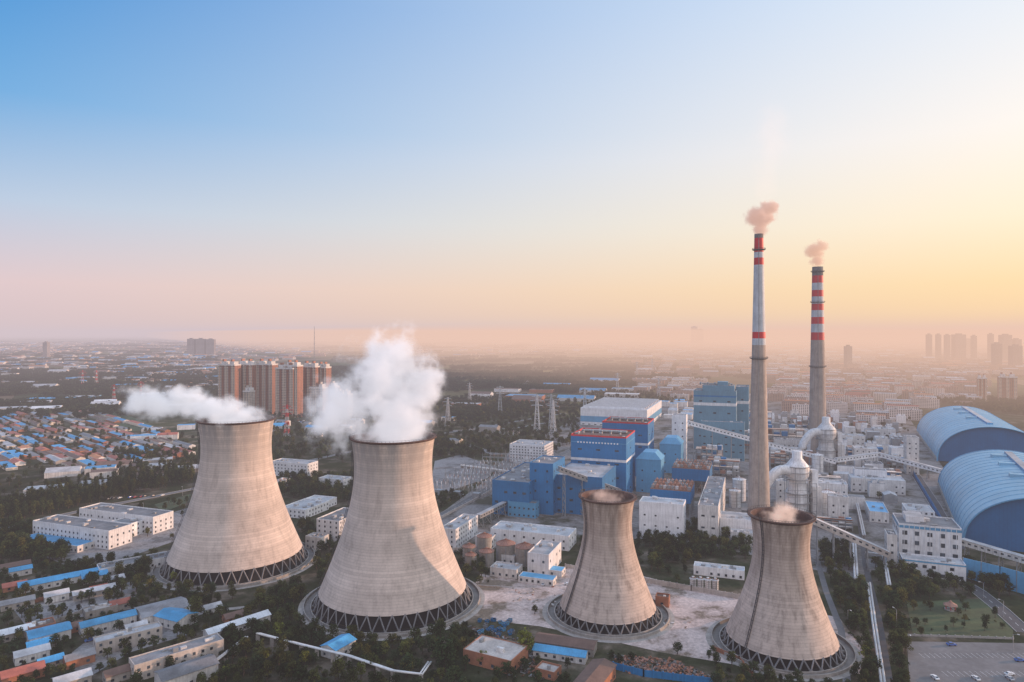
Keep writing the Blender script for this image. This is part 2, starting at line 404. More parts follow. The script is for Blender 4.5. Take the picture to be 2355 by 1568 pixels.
def cooling_tower(x,y,a,z0,b,zb,zt,nleg,mt,lad):
    e=bpy.data.objects.new('cooling_tower',None); COL.objects.link(e); e.location=(x,y,0)
    rr=lambda z:a*math.sqrt(1+((z-z0)/b)**2)
    n=40; zs=[zb+(zt-zb)*i/n for i in range(n+1)]
    mb=MB(); prof=[(rr(z),z) for z in zs]
    prof+= [(rr(zt)-.7,zt)]; out=len(prof)-1
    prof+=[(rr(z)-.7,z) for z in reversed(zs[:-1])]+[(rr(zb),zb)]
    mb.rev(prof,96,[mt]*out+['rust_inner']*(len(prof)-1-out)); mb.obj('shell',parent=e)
    mb=MB(); rt=rr(zt)
    mb.rev([(rt,zt-1.2),(rt+1.1,zt-.5),(rt+1.1,zt),(rt-.6,zt+.02)],96,'rust_inner',smooth=False)
    mb.rev([(rt+1.0,zt+1.0),(rt+1.08,zt+1.05),(rt+1.0,zt+1.12)],96,'steel_dark')
    for i in range(72):
        t=2*PI*i/72; mb.beam(((rt+1)*math.cos(t),(rt+1)*math.sin(t),zt),((rt+1)*math.cos(t),(rt+1)*math.sin(t),zt+1.1),.1,'steel_dark')
    mb.obj('rim_walkway',parent=e)
    mb=MB(); rb=rr(zb); dr=(rr(zb)-rr(zb+1)); rg=rb+dr*zb*.8
    for i in range(nleg):
        t0=2*PI*i/nleg; t1=2*PI*(i+.5)/nleg; t2=2*PI*(i+1)/nleg
        g=(rg*math.cos(t1),rg*math.sin(t1),0.2)
        for tt in(t0,t2):
            mb.beam(g,((rb-.2)*math.cos(tt),(rb-.2)*math.sin(tt),zb+.3),.55,'leg_concrete')
        mb.box(g[0]-.8,g[0]+.8,g[1]-.8,g[1]+.8,0,1.0,'concrete_dark')
    mb.obj('leg_columns',parent=e)
    mb=MB(); mb.rev([(rb-1.6,0.2),(rb-1.6,zb+1.0)],72,'dark_void')  # fill drum in near-black: shade inside the tower base put into its colour
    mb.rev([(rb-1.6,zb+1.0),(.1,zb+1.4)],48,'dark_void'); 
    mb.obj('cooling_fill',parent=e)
    mb=MB(); mb.rev([(rg-4,.12),(rg+1.2,.15),(rg+1.2,1.1),(rg+1.7,1.1),(rg+1.7,.1)],96,['dark_void','concrete_dark','concrete','concrete'],smooth=False)
    mb.rev([(rg+1.7,.1),(rg+5.2,.1),(rg+5.2,1.7),(rg+5.7,1.7),(rg+5.7,.1),(rg+8.5,.09)],96,['concrete_dark','concrete_dark','concrete','concrete','concrete'],smooth=False)
    mb.obj('basin',parent=e)
    mb=MB()
    t=math.radians(lad); pr=None
    for z in [zb+(zt+.8-zb)*i/30 for i in range(31)]:
        r=rr(z)+.55; c,s=math.cos(t),math.sin(t)
        ps=[(r*c-s*o,r*s+c*o,z) for o in(-.45,.45)]+[((r+.8)*c,(r+.8)*s,z)]
        if pr:
            for p,q in zip(pr,ps): mb.beam(p,q,.25,'steel_dark')
        mb.beam(ps[0],ps[1],.12,'steel_dark'); mb.beam((rr(z)*c,rr(z)*s,z),ps[2],.12,'steel_dark'); pr=ps
    mb.obj('ladder',parent=e)
    FC.append((x,y,rg+7)); return e
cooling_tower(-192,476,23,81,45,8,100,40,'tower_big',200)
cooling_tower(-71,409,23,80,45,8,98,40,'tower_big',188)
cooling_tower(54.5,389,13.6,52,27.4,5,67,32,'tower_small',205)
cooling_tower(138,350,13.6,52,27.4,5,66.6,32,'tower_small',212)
# ------------------------------------------------------------ chimneys
def chimney(x,y,bands,r_of,plats,name='striped_chimney'):
    e=bpy.data.objects.new(name,None); COL.objects.link(e); e.location=(x,y,0)
    mb=MB(); prof=[];ms=[]
    for i,(z0,z1,mt) in enumerate(bands):
        n=max(1,int((z1-z0)/12))
        for k in range(n): prof.append((r_of(z0+(z1-z0)*k/n),z0+(z1-z0)*k/n)); ms.append(mt)
    zt=bands[-1][1]; prof.append((r_of(zt),zt)); prof+= [(r_of(zt)-.6,zt),(r_of(zt)-.6,zt-12)]; ms+=['concrete_dark','dark_void']
    mb.rev(prof,40,ms); mb.obj('stack',parent=e)
    mb=MB()
    for z in plats:
        r=r_of(z); mb.rev([(r,z-.8),(r+1.6,z),(r+1.6,z+.25),(r,z+.25)],40,'concrete_dark',smooth=False)
        mb.rev([(r+1.5,z+1.1),(r+1.6,z+1.3)],40,'steel_dark')
        for i in range(24):
            t=2*PI*i/24; mb.beam(((r+1.5)*math.cos(t),(r+1.5)*math.sin(t),z),((r+1.5)*math.cos(t),(r+1.5)*math.sin(t),z+1.3),.12,'steel_dark')
    t=math.radians(250)
    for k in range(60):
        z=zt*k/60; z2=zt*(k+1)/60
        mb.beam(((r_of(z)+.4)*math.cos(t),(r_of(z)+.4)*math.sin(t),z),((r_of(z2)+.4)*math.cos(t),(r_of(z2)+.4)*math.sin(t),z2),.3,'steel_grey')
    mb.obj('platforms',parent=e); FC.append((x,y,12)); return e
chimney(202.5,560,[(0,150,'chim_conc'),(150,155.4,'chim_white'),(155.4,160.7,'red_paint'),(160.7,215.6,'chim_white'),(215.6,221.4,'red_paint'),(221.4,226,'chim_white'),(226,237.5,'red_paint'),(237.5,241,'concrete_dark')],
   lambda z:3.5+5.6*max(0,(1-z/241))**1.15,[139,228])
chimney(380.5,850,[(0,151,'chim_conc'),(151,160.5,'red_paint'),(160.5,171,'chim_white'),(171,179.5,'red_paint'),(179.5,188,'chim_white'),(188,196,'red_paint'),(196,205,'chim_white'),(205,213,'red_paint'),(213,222,'chim_white'),(222,231,'red_paint'),(231,242,'concrete_dark')],
   lambda z:6.3+4.6*max(0,(1-z/242))**1.1,[236,198,118])
# ------------------------------------------------------------ power plant
def roofvents(mb,W,D,h):
    for i in range(5):
        x=W*(.15+.17*i); mb.cyl(x,D*.35,h-.8,h+2.2,1.1,1.1,12,'steel_grey'); mb.rev([(1.9,h+2.2),(.2,h+3.4)],12,'steel_grey',x,D*.35)
    mb.box(W*.1,W*.9,D*.6,D*.75,h-.8,h+.8,'steel_grey')
def letter_marks(mb,W,D,h):
    roofvents(mb,W,D,h)
    for i in range(14): wq(mb,'f',W*(.12+.055*i),W*(.12+.055*i)+1.4,h-8,h-6.6,W,D,'white_paint',.15)  # white marks stand in for the unreadable wall lettering
bld('boiler_house',1313,998,1440,60,49,wall='blue_clad',roof='brown_roof',parmat='red_paint',par=1.6,stripes=[(35,37.5,'white_paint'),(52.6,53.2,'blue_clad_light')],cl=6,fn=letter_marks,fl=13,bay=16,ww=4,wh=1.6,sill=False,z0=5)
bld('boiler_house',1385,968,1490,60,46,wall='blue_clad',roof='brown_roof',parmat='red_paint',par=1.6,stripes=[(35,37.5,'white_paint')],cl=5,fn=roofvents,fl=13,bay=16,ww=4,wh=1.6,sill=False,z0=5)
bld('bunker_house',1132,1103,1216,30,88,wall='blue_clad',roof='grey_roof',fl=9,bay=8,ww=3,wh=2.0,sill=False,cl=14)
bld('turbine_hall_stair_tower',1218,1063,1272,45,38,wall='blue_clad',roof='grey_roof',fl=9,bay=7,ww=1.6,wh=2.0,sill=False)
bld('turbine_hall',1272,1090,1385,34,60,wall='blue_clad',roof='light_roof',fl=10,bay=9,ww=3,wh=2,sill=False)
bld('auxiliary_building',1168,1152,1232,13,10,wall='blue_clad_light',roof='grey_roof',fl=6,cl=3)
bld('machine_hall',1335,937,1488,30,180,wall='white_paint',roof='white_roof',stripes=[(6,16,'blue_clad_light')],fl=12,bay=10,ww=4,sill=False,cl=0,
    fn=lambda mb,W,D,h:[mb.box(4,W-4,D*(.03+.048*i),D*(.03+.048*i)+3.4,h-.8,h+3,'steel_grey' if i%2 else 'white_paint') for i in range(20)])
def big3(mb,W,D,h):
    mb.box(W*.2,W*.95,D*.2,D*.8,h-.8,h+7,'blue_grey_clad',top='grey_roof'); mb.box(W*.55,W*.8,D*.3,D*.6,h+7,h+12,'blue_grey_clad')
    roofvents(mb,W,D,h+7.8)
bld('boiler_house',1595,898,1693,80,48,wall='blue_grey_clad',roof='grey_roof',stripes=[(60,64,'white_paint'),(72,74,'blue_clad')],cl=0,fn=big3,fl=16,bay=18,ww=4,wh=2,sill=False)
bld('boiler_house',1692,889,1722,84,40,wall='blue_grey_clad',roof='grey_roof',stripes=[(60,64,'white_paint')],fl=16,bay=18,ww=3,wh=2,sill=False)
bld('boiler_house_annex',1612,968,1712,48,14,wall='blue_grey_clad',roof='grey_roof',fl=9,bay=8,ww=3,sill=False)
bld('transfer_tower',1545,953,1578,60,16,wall='white_paint',fl=8,bay=6,sill=False,cl=3)
def hip(mb,W,D,h):
    mb.faces([(-.6,-.6,h),(W+.6,-.6,h),(W+.6,D+.6,h),(-.6,D+.6,h),(W*.25,D*.1,h+7),(W*.75,D*.1,h+7),(W*.75,D*.9,h+7),(W*.25,D*.9,h+7)],[(0,1,5,4),(1,2,6,5),(2,3,7,6),(3,0,4,7),(4,5,6,7)],'blue_clad_light')
bld('coal_mill_building',1463,1055,1520,33,26,wall='blue_clad_light',cl=0,par=0,fn=hip,fl=10,bay=8,sill=False)
bld('coal_mill_building',1517,1020,1566,33,28,wall='blue_clad_light',cl=0,par=0,fn=hip,fl=10,bay=8,sill=False)
def precip(name,u,v,ur,h,dep,nb):
    P=at(u,v,h); W=wid(P,ur,20); mb=MB(); z1=h*.5
    for i in range(nb+1):
        for j in range(4):
            x=.5+i*(W-1)/nb; y=.5+j*(dep-1)/3; mb.beam((x,y,0),(x,y,z1),.7,'steel_grey')
    for i in range(nb):
        for j in range(3):
            x0=.5+i*(W-1)/nb;x1=.5+(i+1)*(W-1)/nb;y0=.5+j*(dep-1)/3;y1=.5+(j+1)*(dep-1)/3
            cx=(x0+x1)/2;cy=(y0+y1)/2; q=[(x0,y0,z1),(x1,y0,z1),(x1,y1,z1),(x0,y1,z1),(cx-.6,cy-.6,z1*.45),(cx+.6,cy-.6,z1*.45),(cx+.6,cy+.6,z1*.45),(cx-.6,cy+.6,z1*.45)]
            mb.faces(q,[(0,1,5,4),(1,2,6,5),(2,3,7,6),(3,0,4,7),(4,5,6,7)],'steel_grey')
    mb.box(0,W,0,dep,z1+.02,h-1.5,'blue_clad',top='rust',skip='')
    for i in range(nb*2):
        for j in range(3):
            x=(i+.5)*W/(nb*2); y=(j+.5)*dep/3
            mb.box(x-1.2,x+1.2,y-1.8,y+1.8,h-1.5,h+1.2,R.choice(['light_roof','lid_brown','steel_grey'])); mb.cyl(x,y,h+1.2,h+2.4,.5,.5,8,'lid_brown')
    for i in range(9):
        a=W*i/8; mb.beam((a,0,h-1.5),(a,0,h),.12,'steel_dark'); mb.beam((a,dep,h-1.5),(a,dep,h),.12,'steel_dark')
    for y in(0,dep): mb.beam((0,y,h),(W,y,h),.15,'lid_brown')
    reg(P.x,P.y,20,W,dep); mb.obj(name,(P.x,P.y,0),20)
precip('electrostatic_precipitator',1495,1120,1588,24,38,5)
precip('electrostatic_precipitator',1545,1072,1632,26,40,5)
bld('pump_house',1470,1152,1572,28,18,wall='white_paint',roof='light_roof',fl=8,bay=7,ww=1.5,wh=1.2,sill=False)
bld('storage_building',1605,1160,1652,28,112,wall='white_render',roof='grey_roof',fl=9,bay=7,ww=2.5,wh=1.4,sill=False,cl=16)
bld('office_building',1172,1020,1252,22,38,wall='white_paint',roof='light_roof')
bld('workshop_building',1180,1062,1240,9,16,wall='white_render',roof='light_roof')
bld('dewatering_building',1655,1190,1730,16,22,wall='white_paint',roof='light_roof',fl=6)
bld('control_building',1680,1222,1740,10,12,wall='white_render',roof='light_roof',fl=4)
for a in [(1965,1030,2020,22,22),(1990,1065,2032,14,20),(1957,1098,2083,14,24),(1965,1078,2040,20,12),(1880,1110,1950,20,20),(1905,1140,1952,26,12),(2085,1005,2114,42,18),(1935,1000,1990,18,22),(2010,985,2060,14,26),(1780,1010,1850,20,20),(1640,1060,1700,16,25),(1750,985,1860,22,20),(1785,1105,1825,22,14),(2050,1030,2090,16,20)]:
    bld('plant_building',*a,wall=R.choice(['white_paint','white_render','white_render']),roof=R.choice(['light_roof','grey_roof']),fl=5.5,bay=5,sill=False)
def offwin(mb,W,D,h):
    mb.box(W*.15,W*.45,D*.3,D*.8,h-.8,h+3.4,'white_paint',top='light_roof')
    for i in range(12): mb.box(-.1+W*i/12,.25+W*i/12,-.3,-.001,12,h,'white_paint')
bld('office_building',2067,1203,2212,28,30,yaw=22,wall='white_paint',roof='grey_roof',stripes=[(25.2,27,'blue_clad_light')],fl=6.5,bay=6.2,ww=3,wh=2.8,fn=offwin)
bld('office_annex',2075,1283,2222,11,13,yaw=22,wall='white_paint',roof='light_roof',stripes=[(9.4,10.4,'blue_clad_light')],fl=5,bay=4.6,ww=2.4,wh=2)
bld('stair_tower',2040,1228,2064,24,14,yaw=22,wall='white_render',roof='grey_roof',fl=5)
bld('workshop_building',2000,1175,2045,9,40,yaw=22,wall='white_render',roof='blue_roof',fl=5,cl=2)
bld('plant_building',2085,1172,2150,14,25,yaw=22,wall='white_paint',roof='light_roof')
# silos & tanks
def silo(x,y,r,h,lid='lid_brown',wall='tank_white',name='silo'):
    mb=MB(); mb.rev([(r,0),(r,h)],28,wall)
    for k in range(1,5): mb.rev([(r+.02,h*k/5-.12),(r+.16,h*k/5),(r+.02,h*k/5+.12)],28,'concrete')
    mb.rev([(r+.35,h-.1),(r+.35,h+.15),(.8,h+r*.38),(.8,h+r*.38+.6),(.01,h+r*.38+.7)],28,lid,smooth=False)
    for i in range(14):
        t=2*PI*i/14; mb.beam((r*math.cos(t),r*math.sin(t),h+.25),(.8*math.cos(t),.8*math.sin(t),h+r*.38+.12),.16,'rust')
    mb.beam((0,-r-.3,0),(0,-r-.3,h),.5,'steel_grey'); FC.append((x,y,r)); mb.obj(name,(x,y,0))
for u,v,rp,hh in [(1079,1292,15,11),(1083,1305,13,9),(1119,1300,17,10),(1163,1288,22,12),(1207,1296,22,12),(1114,1270,17,12)]:
    p=at(u,v); silo(p.x,p.y,rp*p.y/F,hh,'lid_brown','concrete')
for i in range(4):
    p=at(1594+i*17,1352+i*1.2); silo(p.x,p.y,1.9,6,'tank_white',name='storage_tank')
for u,v,r,h in [(1903,1190,6,22),(1925,1185,5,18),(1700,1150,6,20),(1690,1165,5,15),(1880,1095,6,24),(1936,1210,4,12),(1870,1060,7,28),(1935,1085,5,18)]:
    p=at(u,v); silo(p.x,p.y,r,h,'tank_white',name='silo')
# flue gas absorbers
def absorber(x,y,sc=1.0):
    mb=MB(); s=sc
    mb.rev([(9.5*s,0),(9.5*s,24*s),(7.5*s,28*s),(7.5*s,36*s),(10*s,39*s),(10*s,47*s),(7.5*s,50*s),(4.2*s,54*s),(4.2*s,60*s),(3.4*s,60.2*s)],28,'tank_white',cap=True)
    for z in(8,16,24,36,42,47): mb.rev([(9.4*s,z*s),(11*s,z*s),(11*s,z*s+.3),(9.4*s,z*s+.3)],28,'steel_grey',smooth=False)
    for i in range(6):
        t=2*PI*i/6; mb.beam((10.8*s*math.cos(t),10.8*s*math.sin(t),0),(10.8*s*math.cos(t),10.8*s*math.sin(t),47*s),.35,'steel_grey')
    pth=[Vector((0,0,43*s))]
    for k in range(11):
        t=k/10; pth.append(Vector((-7-27*t,-3-5*t,(43+5*math.sin(t*PI*.7))*s-24*s*t**2.2)))
    pth.append(Vector((-38,-6,12*s))); mb.tube(pth,4.2*s,'tank_white',16)
    mb.box(10.6,18,-7,8,0,30*s,'white_render',top='light_roof'); mb.box(11,16,-5,3,30*s,44*s,'white_paint',top='light_roof')
    for z in range(4,36,6): mb.beam((-12,-11,z*s),(12,-11,z*s),.3,'steel_grey')
    for xx in(-12,-4,4,12): mb.beam((xx,-11,0),(xx,-11,34*s),.4,'steel_grey')
    FC.append((x,y,14)); mb.obj('flue_gas_absorber',(x,y,0),0)
p=at(1833,1195); absorber(p.x,p.y,.98)
p=at(1900,1085); absorber(p.x,p.y,1.05)
def framework(name,x,y,W,D,h,lv,nx,ny,mt='steel_grey',fill=.35):
    mb=MB()
    for i in range(nx+1):
        for j in range(ny+1): mb.beam((W*i/nx,D*j/ny,0),(W*i/nx,D*j/ny,h),.5,mt)
    for k in range(1,lv+1):
        z=h*k/lv
        for i in range(nx+1): mb.beam((W*i/nx,0,z),(W*i/nx,D,z),.4,mt)
        for j in range(ny+1): mb.beam((0,D*j/ny,z),(W,D*j/ny,z),.4,mt)
        for i in range(nx):
            for j in range(ny):
                if R.random()<fill:
                    a=W*(i+.1)/nx;b=W*(i+.9)/nx;c=D*(j+.1)/ny;d=D*(j+.9)/ny
                    mb.box(a,b,c,d,z+.25,z+R.uniform(1.5,h/lv*.8),R.choice(['steel_grey','lid_brown','white_render','tank_white','blue_clad']))
        for q in range(3): yy=D*R.random(); mb.tube([(0,yy,z+.7),(W,yy,z+.7)],.45,R.choice(['pipe_white','tank_white','rust']),8)
    reg(x,y,20,W,D); return mb.obj(name,(x,y,0),20)
for u,v,W,D,h in [(1560,1130,30,22,16),(1625,1100,34,24,18),(1660,1040,40,30,26),(1760,1030,50,26,26),(1770,1075,30,20,16),(1860,1130,30,16,14),(1950,1060,40,20,16),(2010,1110,26,14,12),(1700,990,50,30,30),(1820,1000,40,24,24),(2040,1075,26,14,10),(1700,1215,20,8,9),(1600,1075,30,20,22),(1880,1215,26,8,8)]:
    p=at(u,v); framework('pipe_rack',p.x,p.y,W,D,h,3,5,3)
# conveyors
def gallery(p,q,w=4.5,h=3.6,wall='white_render',n=5,roof='light_roof'):
    mb=MB(); p=Vector(p);q=Vector(q); mb.beam(p,q,w,wall,h)
    up=Vector((0,0,h/2+.15)); mb.beam(p+up,q+up,w+.5,roof,.3)
    d=(q-p); L=d.length; dn=d.normalized(); sd=Vector((dn.y,-dn.x,0)).normalized()
    m=int(L/4)
    for k in range(m):
        a=p+d*((k+.3)/m); b=p+d*((k+.75)/m)
        for s in(-1,1):
            o=sd*(w/2+.06)*s
            mb.face([a+o+Vector((0,0,-.3)),b+o+Vector((0,0,-.3)),b+o+Vector((0,0,.9)),a+o+Vector((0,0,.9))],'glass')
    for k in range(n+1):
        c=p+d*((k+.3)/(n+.6)); z=c.z-h/2
        if z<2: continue
        for s in(-1,1): mb.beam((c+sd*s*3.4).xy.to_3d(),(c.x+sd.x*s*1.8,c.y+sd.y*s*1.8,z),.6,'steel_grey')
        kk=int(z/6)
        for i in range(kk):
            z0=i*6;z1=(i+1)*6; mb.beam((c.x+sd.x*3,c.y+sd.y*3,z0),(c.x-sd.x*2.6,c.y-sd.y*2.6,z1),.3,'steel_grey')
            mb.beam((c.x-sd.x*3,c.y-sd.y*3,z0),(c.x+sd.x*2.6,c.y+sd.y*2.6,z1),.3,'steel_grey')
    return mb.obj('conveyor_gallery')
gallery(at(1582,972,55),at(1922,1062,16),5,4.5,'white_paint',7)
gallery(at(2020,1045,20),at(2182,1088,9),5,4.5,'white_paint',4)
gallery(at(1868,1196,30),at(2045,1275,11),4.5,4,'concrete_pale',4)
gallery(at(2212,1245,12),at(2400,1300,10),5,4,'white_render',4)
gallery(at(1285,1078,42),at(1425,1130,18),5,4.5,'steel_grey',3)
gallery(at(1100,1188,10),at(1160,1158,10),4,3,'steel_grey',3)
gallery(at(1922,1058,16),at(2020,1045,20),5,4.5,'white_paint',3)
# coal sheds
M['shed_skin']=mat('shed_skin',(.20,.43,.58),.5,.2,.03,stripe=('y',5.5,.25),rnd=.02)
M['shed_end']=mat('shed_end',(.005,.115,.29),.55,.18,.05,stripe=('x',2.5,.2),rnd=.02)
def shed(x,y,yaw,W,hh,L):
    mb=MB(); n=36; pts=[]
    for i in range(n+1):
        t=PI*i/n; pts.append((W/2-W/2*math.cos(t),hh*max(0,math.sin(t))**.85))
    for i in range(n):
        (a,za),(b,zb)=pts[i],pts[i+1]
        ny=10
        for j in range(ny):
            y0=L*j/ny;y1=L*(j+1)/ny
            mb.faces([(a,y0,za),(b,y0,zb),(b,y1,zb),(a,y1,za)],[(0,3,2,1)],'shed_skin',True)
        for yy in(0,L):
            mb.beam((a,yy,za),(b,yy,zb),1.6,'blue_clad_light',.8)
    for yy in(2.5,L-2.5): mb.face([(a,yy,max(z-.2,0)) for a,z in pts],'shed_end')
    for j in range(1,16):
        for i in range(n):
            (a,za),(b,zb)=pts[i],pts[i+1]; yy=L*j/16
            mb.beam((a,yy,za+.1),(b,yy,zb+.1),.35,'blue_clad_light',.25)
    mb.box(W/2-3,W/2+3,L*.1,L*.9,hh-.3,hh+2.2,'blue_clad_light',top='light_roof')
    for j in (.35,.6,.8): mb.box(W/2-16,W/2-4,L*j,L*j+7,hh-3,hh+1.4,'shed_skin')
    mb.box(-.8,0,0,L,0,4,'concrete'); mb.box(W,W+.8,0,L,0,4,'concrete')
    reg(x,y,yaw,W,L); mb.obj('coal_storage_shed',(x,y,0),yaw)
shed(339,513,28,112,42,225)
shed(530,851,26,118,46,262)
# ------------------------------------------------------------ offices & houses left and centre
ofs=dict(fl=3.6,bay=4.0,ww=1.3,wh=1.4)
bld('office_building',75,1197,250,14,20,wall='white_paint',roof='grey_roof',cl=10,**ofs)
bld('office_building',182,1168,352,14,20,wall='white_paint',roof='grey_roof',cl=9,**ofs)
bld('office_link_wing',255,1198,300,11,28,wall='white_paint',roof='grey_roof',**ofs)
bld('shed_building',45,1236,178,5,14,wall='white_render',roof='blue_roof',par=.1,cl=0)
bld('office_building',622,1060,706,16,20,wall='white_paint',roof='light_roof',**ofs)
bld('office_building',733,1098,790,9,16,wall='white_paint',roof='light_roof',**ofs)
bld('warehouse',645,1166,702,8,34,wall='white_paint',roof='light_roof',**ofs)
bld('warehouse',690,1150,742,7,22,wall='white_paint',roof='light_roof',**ofs)
bld('office_building',728,1192,780,18,36,wall='white_paint',roof='grey_roof',**ofs)
bld('gatehouse',702,1232,738,9,10,wall='white_render',roof='light_roof',**ofs)
bld('warehouse',628,1105,645,9,16,wall='white_render',roof='orange_roof')
bld('laboratory_building',1012,1213,1048,15,42,wall='white_paint',roof='light_roof',cl=8,**ofs)
bld('warehouse',1128,1214,1308,11,22,wall='white_paint',roof='light_roof',cl=10,fl=5,bay=7)
bld('warehouse',1213,1270,1262,14,30,wall='white_paint',roof='light_roof',cl=3,fl=7,bay=6)
bld('workshop_building',1127,1303,1188,6,12,wall='white_render',roof='light_roof',cl=3)
bld('shed_building',1192,1324,1272,4,9,wall='white_render',roof='blue_roof',par=.1,cl=0)
bld('shed_building',1262,1310,1292,4,9,wall='white_render',roof='blue_roof',par=.1,cl=0)
bld('pump_house',1153,1275,1183,6,7,wall='tank_white',roof='light_roof',cl=1)
bld('pump_house',1093,1232,1130,9,9,wall='tank_white',roof='light_roof',cl=1)
bld('workshop_building',1595,1300,1712,6,9,wall='white_paint',roof='light_roof',cl=8,fl=3,bay=4)
bld('brick_pump_house',1507,1370,1538,6,6,wall='brick_red',roof='brown_roof',cl=1)
bld('brick_building',1065,1492,1175,6.5,18,yaw=28,wall='brick_red',roof='concrete_pale',par=.3,cl=2,bay=6)
bld('brick_building',1230,1535,1275,4,8,yaw=28,wall='brick_red',roof='concrete_pale',cl=1)
gabp('storage_shed',1242,1455,4,10,30,yaw=108,roof='brown_roof',wall='concrete')
gabp('storage_shed',1235,1480,3.5,7,26,yaw=108,roof='blue_roof',wall='white_render')
gabp('storage_shed',1315,1575,6,11,26,yaw=28,roof='brown_roof',wall='brick_red')
gabp('storage_shed',738,1485,5,10,14,yaw=30,roof='blue_roof')
for (u,v,h,W,D,yaw,rf,wl) in [
 (40,1340,4,11,44,50,'blue_roof','white_render'),(185,1322,4,9,14,50,'blue_roof','white_render'),(100,1365,4,8,12,50,'light_roof','white_render'),
 (165,1362,3.5,7,22,50,'light_roof','concrete'),(180,1432,5,9,26,48,'blue_roof','white_render'),(60,1452,5,12,18,48,'blue_roof','white_render'),(60,1480,3,6,12,48,'blue_roof','concrete'),
 (310,1398,5,18,24,48,'grey_roof','white_render'),(402,1396,5,13,18,115,'blue_roof','white_render'),(467,1450,4,7,34,42,'white_roof','white_render'),
 (0,1450,4,8,14,48,'white_roof','concrete'),(0,1300,4,9,16,48,'brown_roof','concrete'),(20,1310,4,6,12,48,'blue_roof','white_render'),(240,1330,3,7,10,48,'light_roof','concrete'),
 (355,1545,6,12,24,46,'grey_roof','white_render'),(235,1545,4,7,10,46,'brown_roof','concrete'),(145,1510,4,7,12,46,'grey_roof','brick_red'),(250,1385,3.5,7,10,50,'red_roof','concrete'),(510,1415,3,7,10,48,'brown_roof','brick_red'),(85,1520,3,5,10,46,'blue_roof','concrete'),
 (115,1330,3,6,10,50,'grey_roof','concrete'),(5,1345,3,7,12,50,'red_roof','brick_red'),(0,1385,3.5,7,16,50,'grey_roof','concrete'),(30,1500,4,8,14,48,'light_roof','white_render'),(0,1545,4,9,16,48,'red_roof','brick_red'),(120,1560,4,8,14,48,'light_roof','concrete'),(140,1440,3,6,9,48,'brown_roof','brick_red'),(285,1440,3,6,10,48,'light_roof','concrete'),(420,1490,3.5,7,12,46,'red_roof','concrete'),(465,1395,3,6,9,48,'light_roof','white_render'),(205,1352,3,6,9,50,'red_roof','concrete')]:
    gabp('outbuilding',u,v,h,W,D,yaw=yaw,roof=rf,wall=wl)
def bldyaw(name,u,v,h,W,D,yaw,**k):
    P=at(u,v,h); mb=MB(); shell(mb,W,D,h,k.get('wall','concrete'),k.get('roof','grey_roof'),.5); windows(mb,W,D,h,fl=3.4,bay=3.8,ww=1.3,wh=1.4); clutter(mb,W,D,h-.5,6)
    reg(P.x,P.y,yaw,W,D); mb.obj(name,(P.x,P.y,0),yaw)
bldyaw('brick_house',214,1465,7,8,30,50,wall='concrete_pale',roof='light_roof')
bldyaw('apartment_house',296,1512,8,10,40,48,wall='concrete_pale',roof='grey_roof')
bldyaw('warehouse',222,1296,6,13,50,52,wall='white_paint',roof='grey_roof')
bldyaw('brick_house',60,1432,5,10,12,48,wall='brick_red',roof='brown_roof')
bldyaw('brick_house',190,1398,4,8,16,48,wall='concrete',roof='concrete_pale')
def wall(name,px,h,t,mt,post=None,cap=None):
    P=[at(u,v) for u,v in px]; mb=MB()
    for a,b in zip(P,P[1:]):
        mb.beam(a+Vector((0,0,h/2)),b+Vector((0,0,h/2)),t,mt,h)
        d=b-a; n=max(1,int(d.length/(post or 4)))
        for k in range(n+1): c=a+d*(k/n); mb.box(c.x-.3,c.x+.3,c.y-.3,c.y+.3,0,h+.3,cap or mt)
    return mb.obj(name)
wall('concrete_wall',[(1478,1338),(1590,1358),(1700,1378)],3,.35,'concrete_pale')
wall('concrete_wall',[(1480,1338),(1300,1305)],2.6,.35,'concrete_pale')
wall('blue_fence',[(1388,1532),(1480,1556),(1640,1575)],3.2,.15,'blue_clad')
wall('blue_fence',[(1388,1532),(1385,1575)],3.2,.15,'blue_clad')
wall('wind_fence',[(2215,1328),(2300,1350),(2420,1385)],13,.4,'blue_clad_light',8,'steel_grey')
wall('brick_wall',[(1640,1495),(1700,1520),(1740,1568)],2.2,.3,'brick_red')
wall('concrete_wall',[(2085,1462),(2330,1470)],1.0,.3,'kerb')
wall('concrete_wall',[(0,1268),(60,1255)],2.4,.3,'white_render')
wall('concrete_wall',[(1010,1268),(1125,1262)],2.2,.3,'concrete_pale')
wall('brick_wall',[(30,1470),(190,1410),(300,1378)],2.2,.3,'concrete')
wall('brick_wall',[(30,1400),(130,1372)],2.2,.3,'brick_red')
wall('concrete_wall',[(1000,1200),(1135,1128)],2.2,.3,'concrete_pale')
wall('blue_fence',[(2100,1090),(2165,1200)],4,.2,'blue_clad')
def pipeline(px,z,r,mt='pipe_white',n=2,clear=0):
    P=[at(u,v,z) for u,v in px]; mb=MB()
    for k in range(n): mb.tube([p+Vector((k*r*2.6,0,0)) for p in P],r,mt,8)
    for a,b in zip(P,P[1:]):
        d=b-a; m=max(1,int(d.length/9))
        for k in range(m): c=a+d*(k/m); mb.box(c.x-.3,c.x+r*2.6*(n-1)+.3,c.y-.3,c.y+.3,0,z-r*.6,'concrete')
        yaw=math.degrees(math.atan2(d.x,d.y)); nn=Vector((-d.y,d.x,0)).normalized()
        if clear: reg((a+nn*clear/2).x,(a+nn*clear/2).y-1.5,yaw,clear,d.length)
    mb.obj('pipeline')
pipeline([(590,1456),(690,1482),(800,1508),(900,1542),(965,1550),(985,1522)],5,.5,clear=3)
pipeline([(565,1464),(490,1522)],5,.4,clear=3)
pipeline([(1995,1340),(2008,1440),(2030,1590)],3,.6,clear=3)
pipeline([(1962,1250),(1966,1330)],3,.7,clear=3)
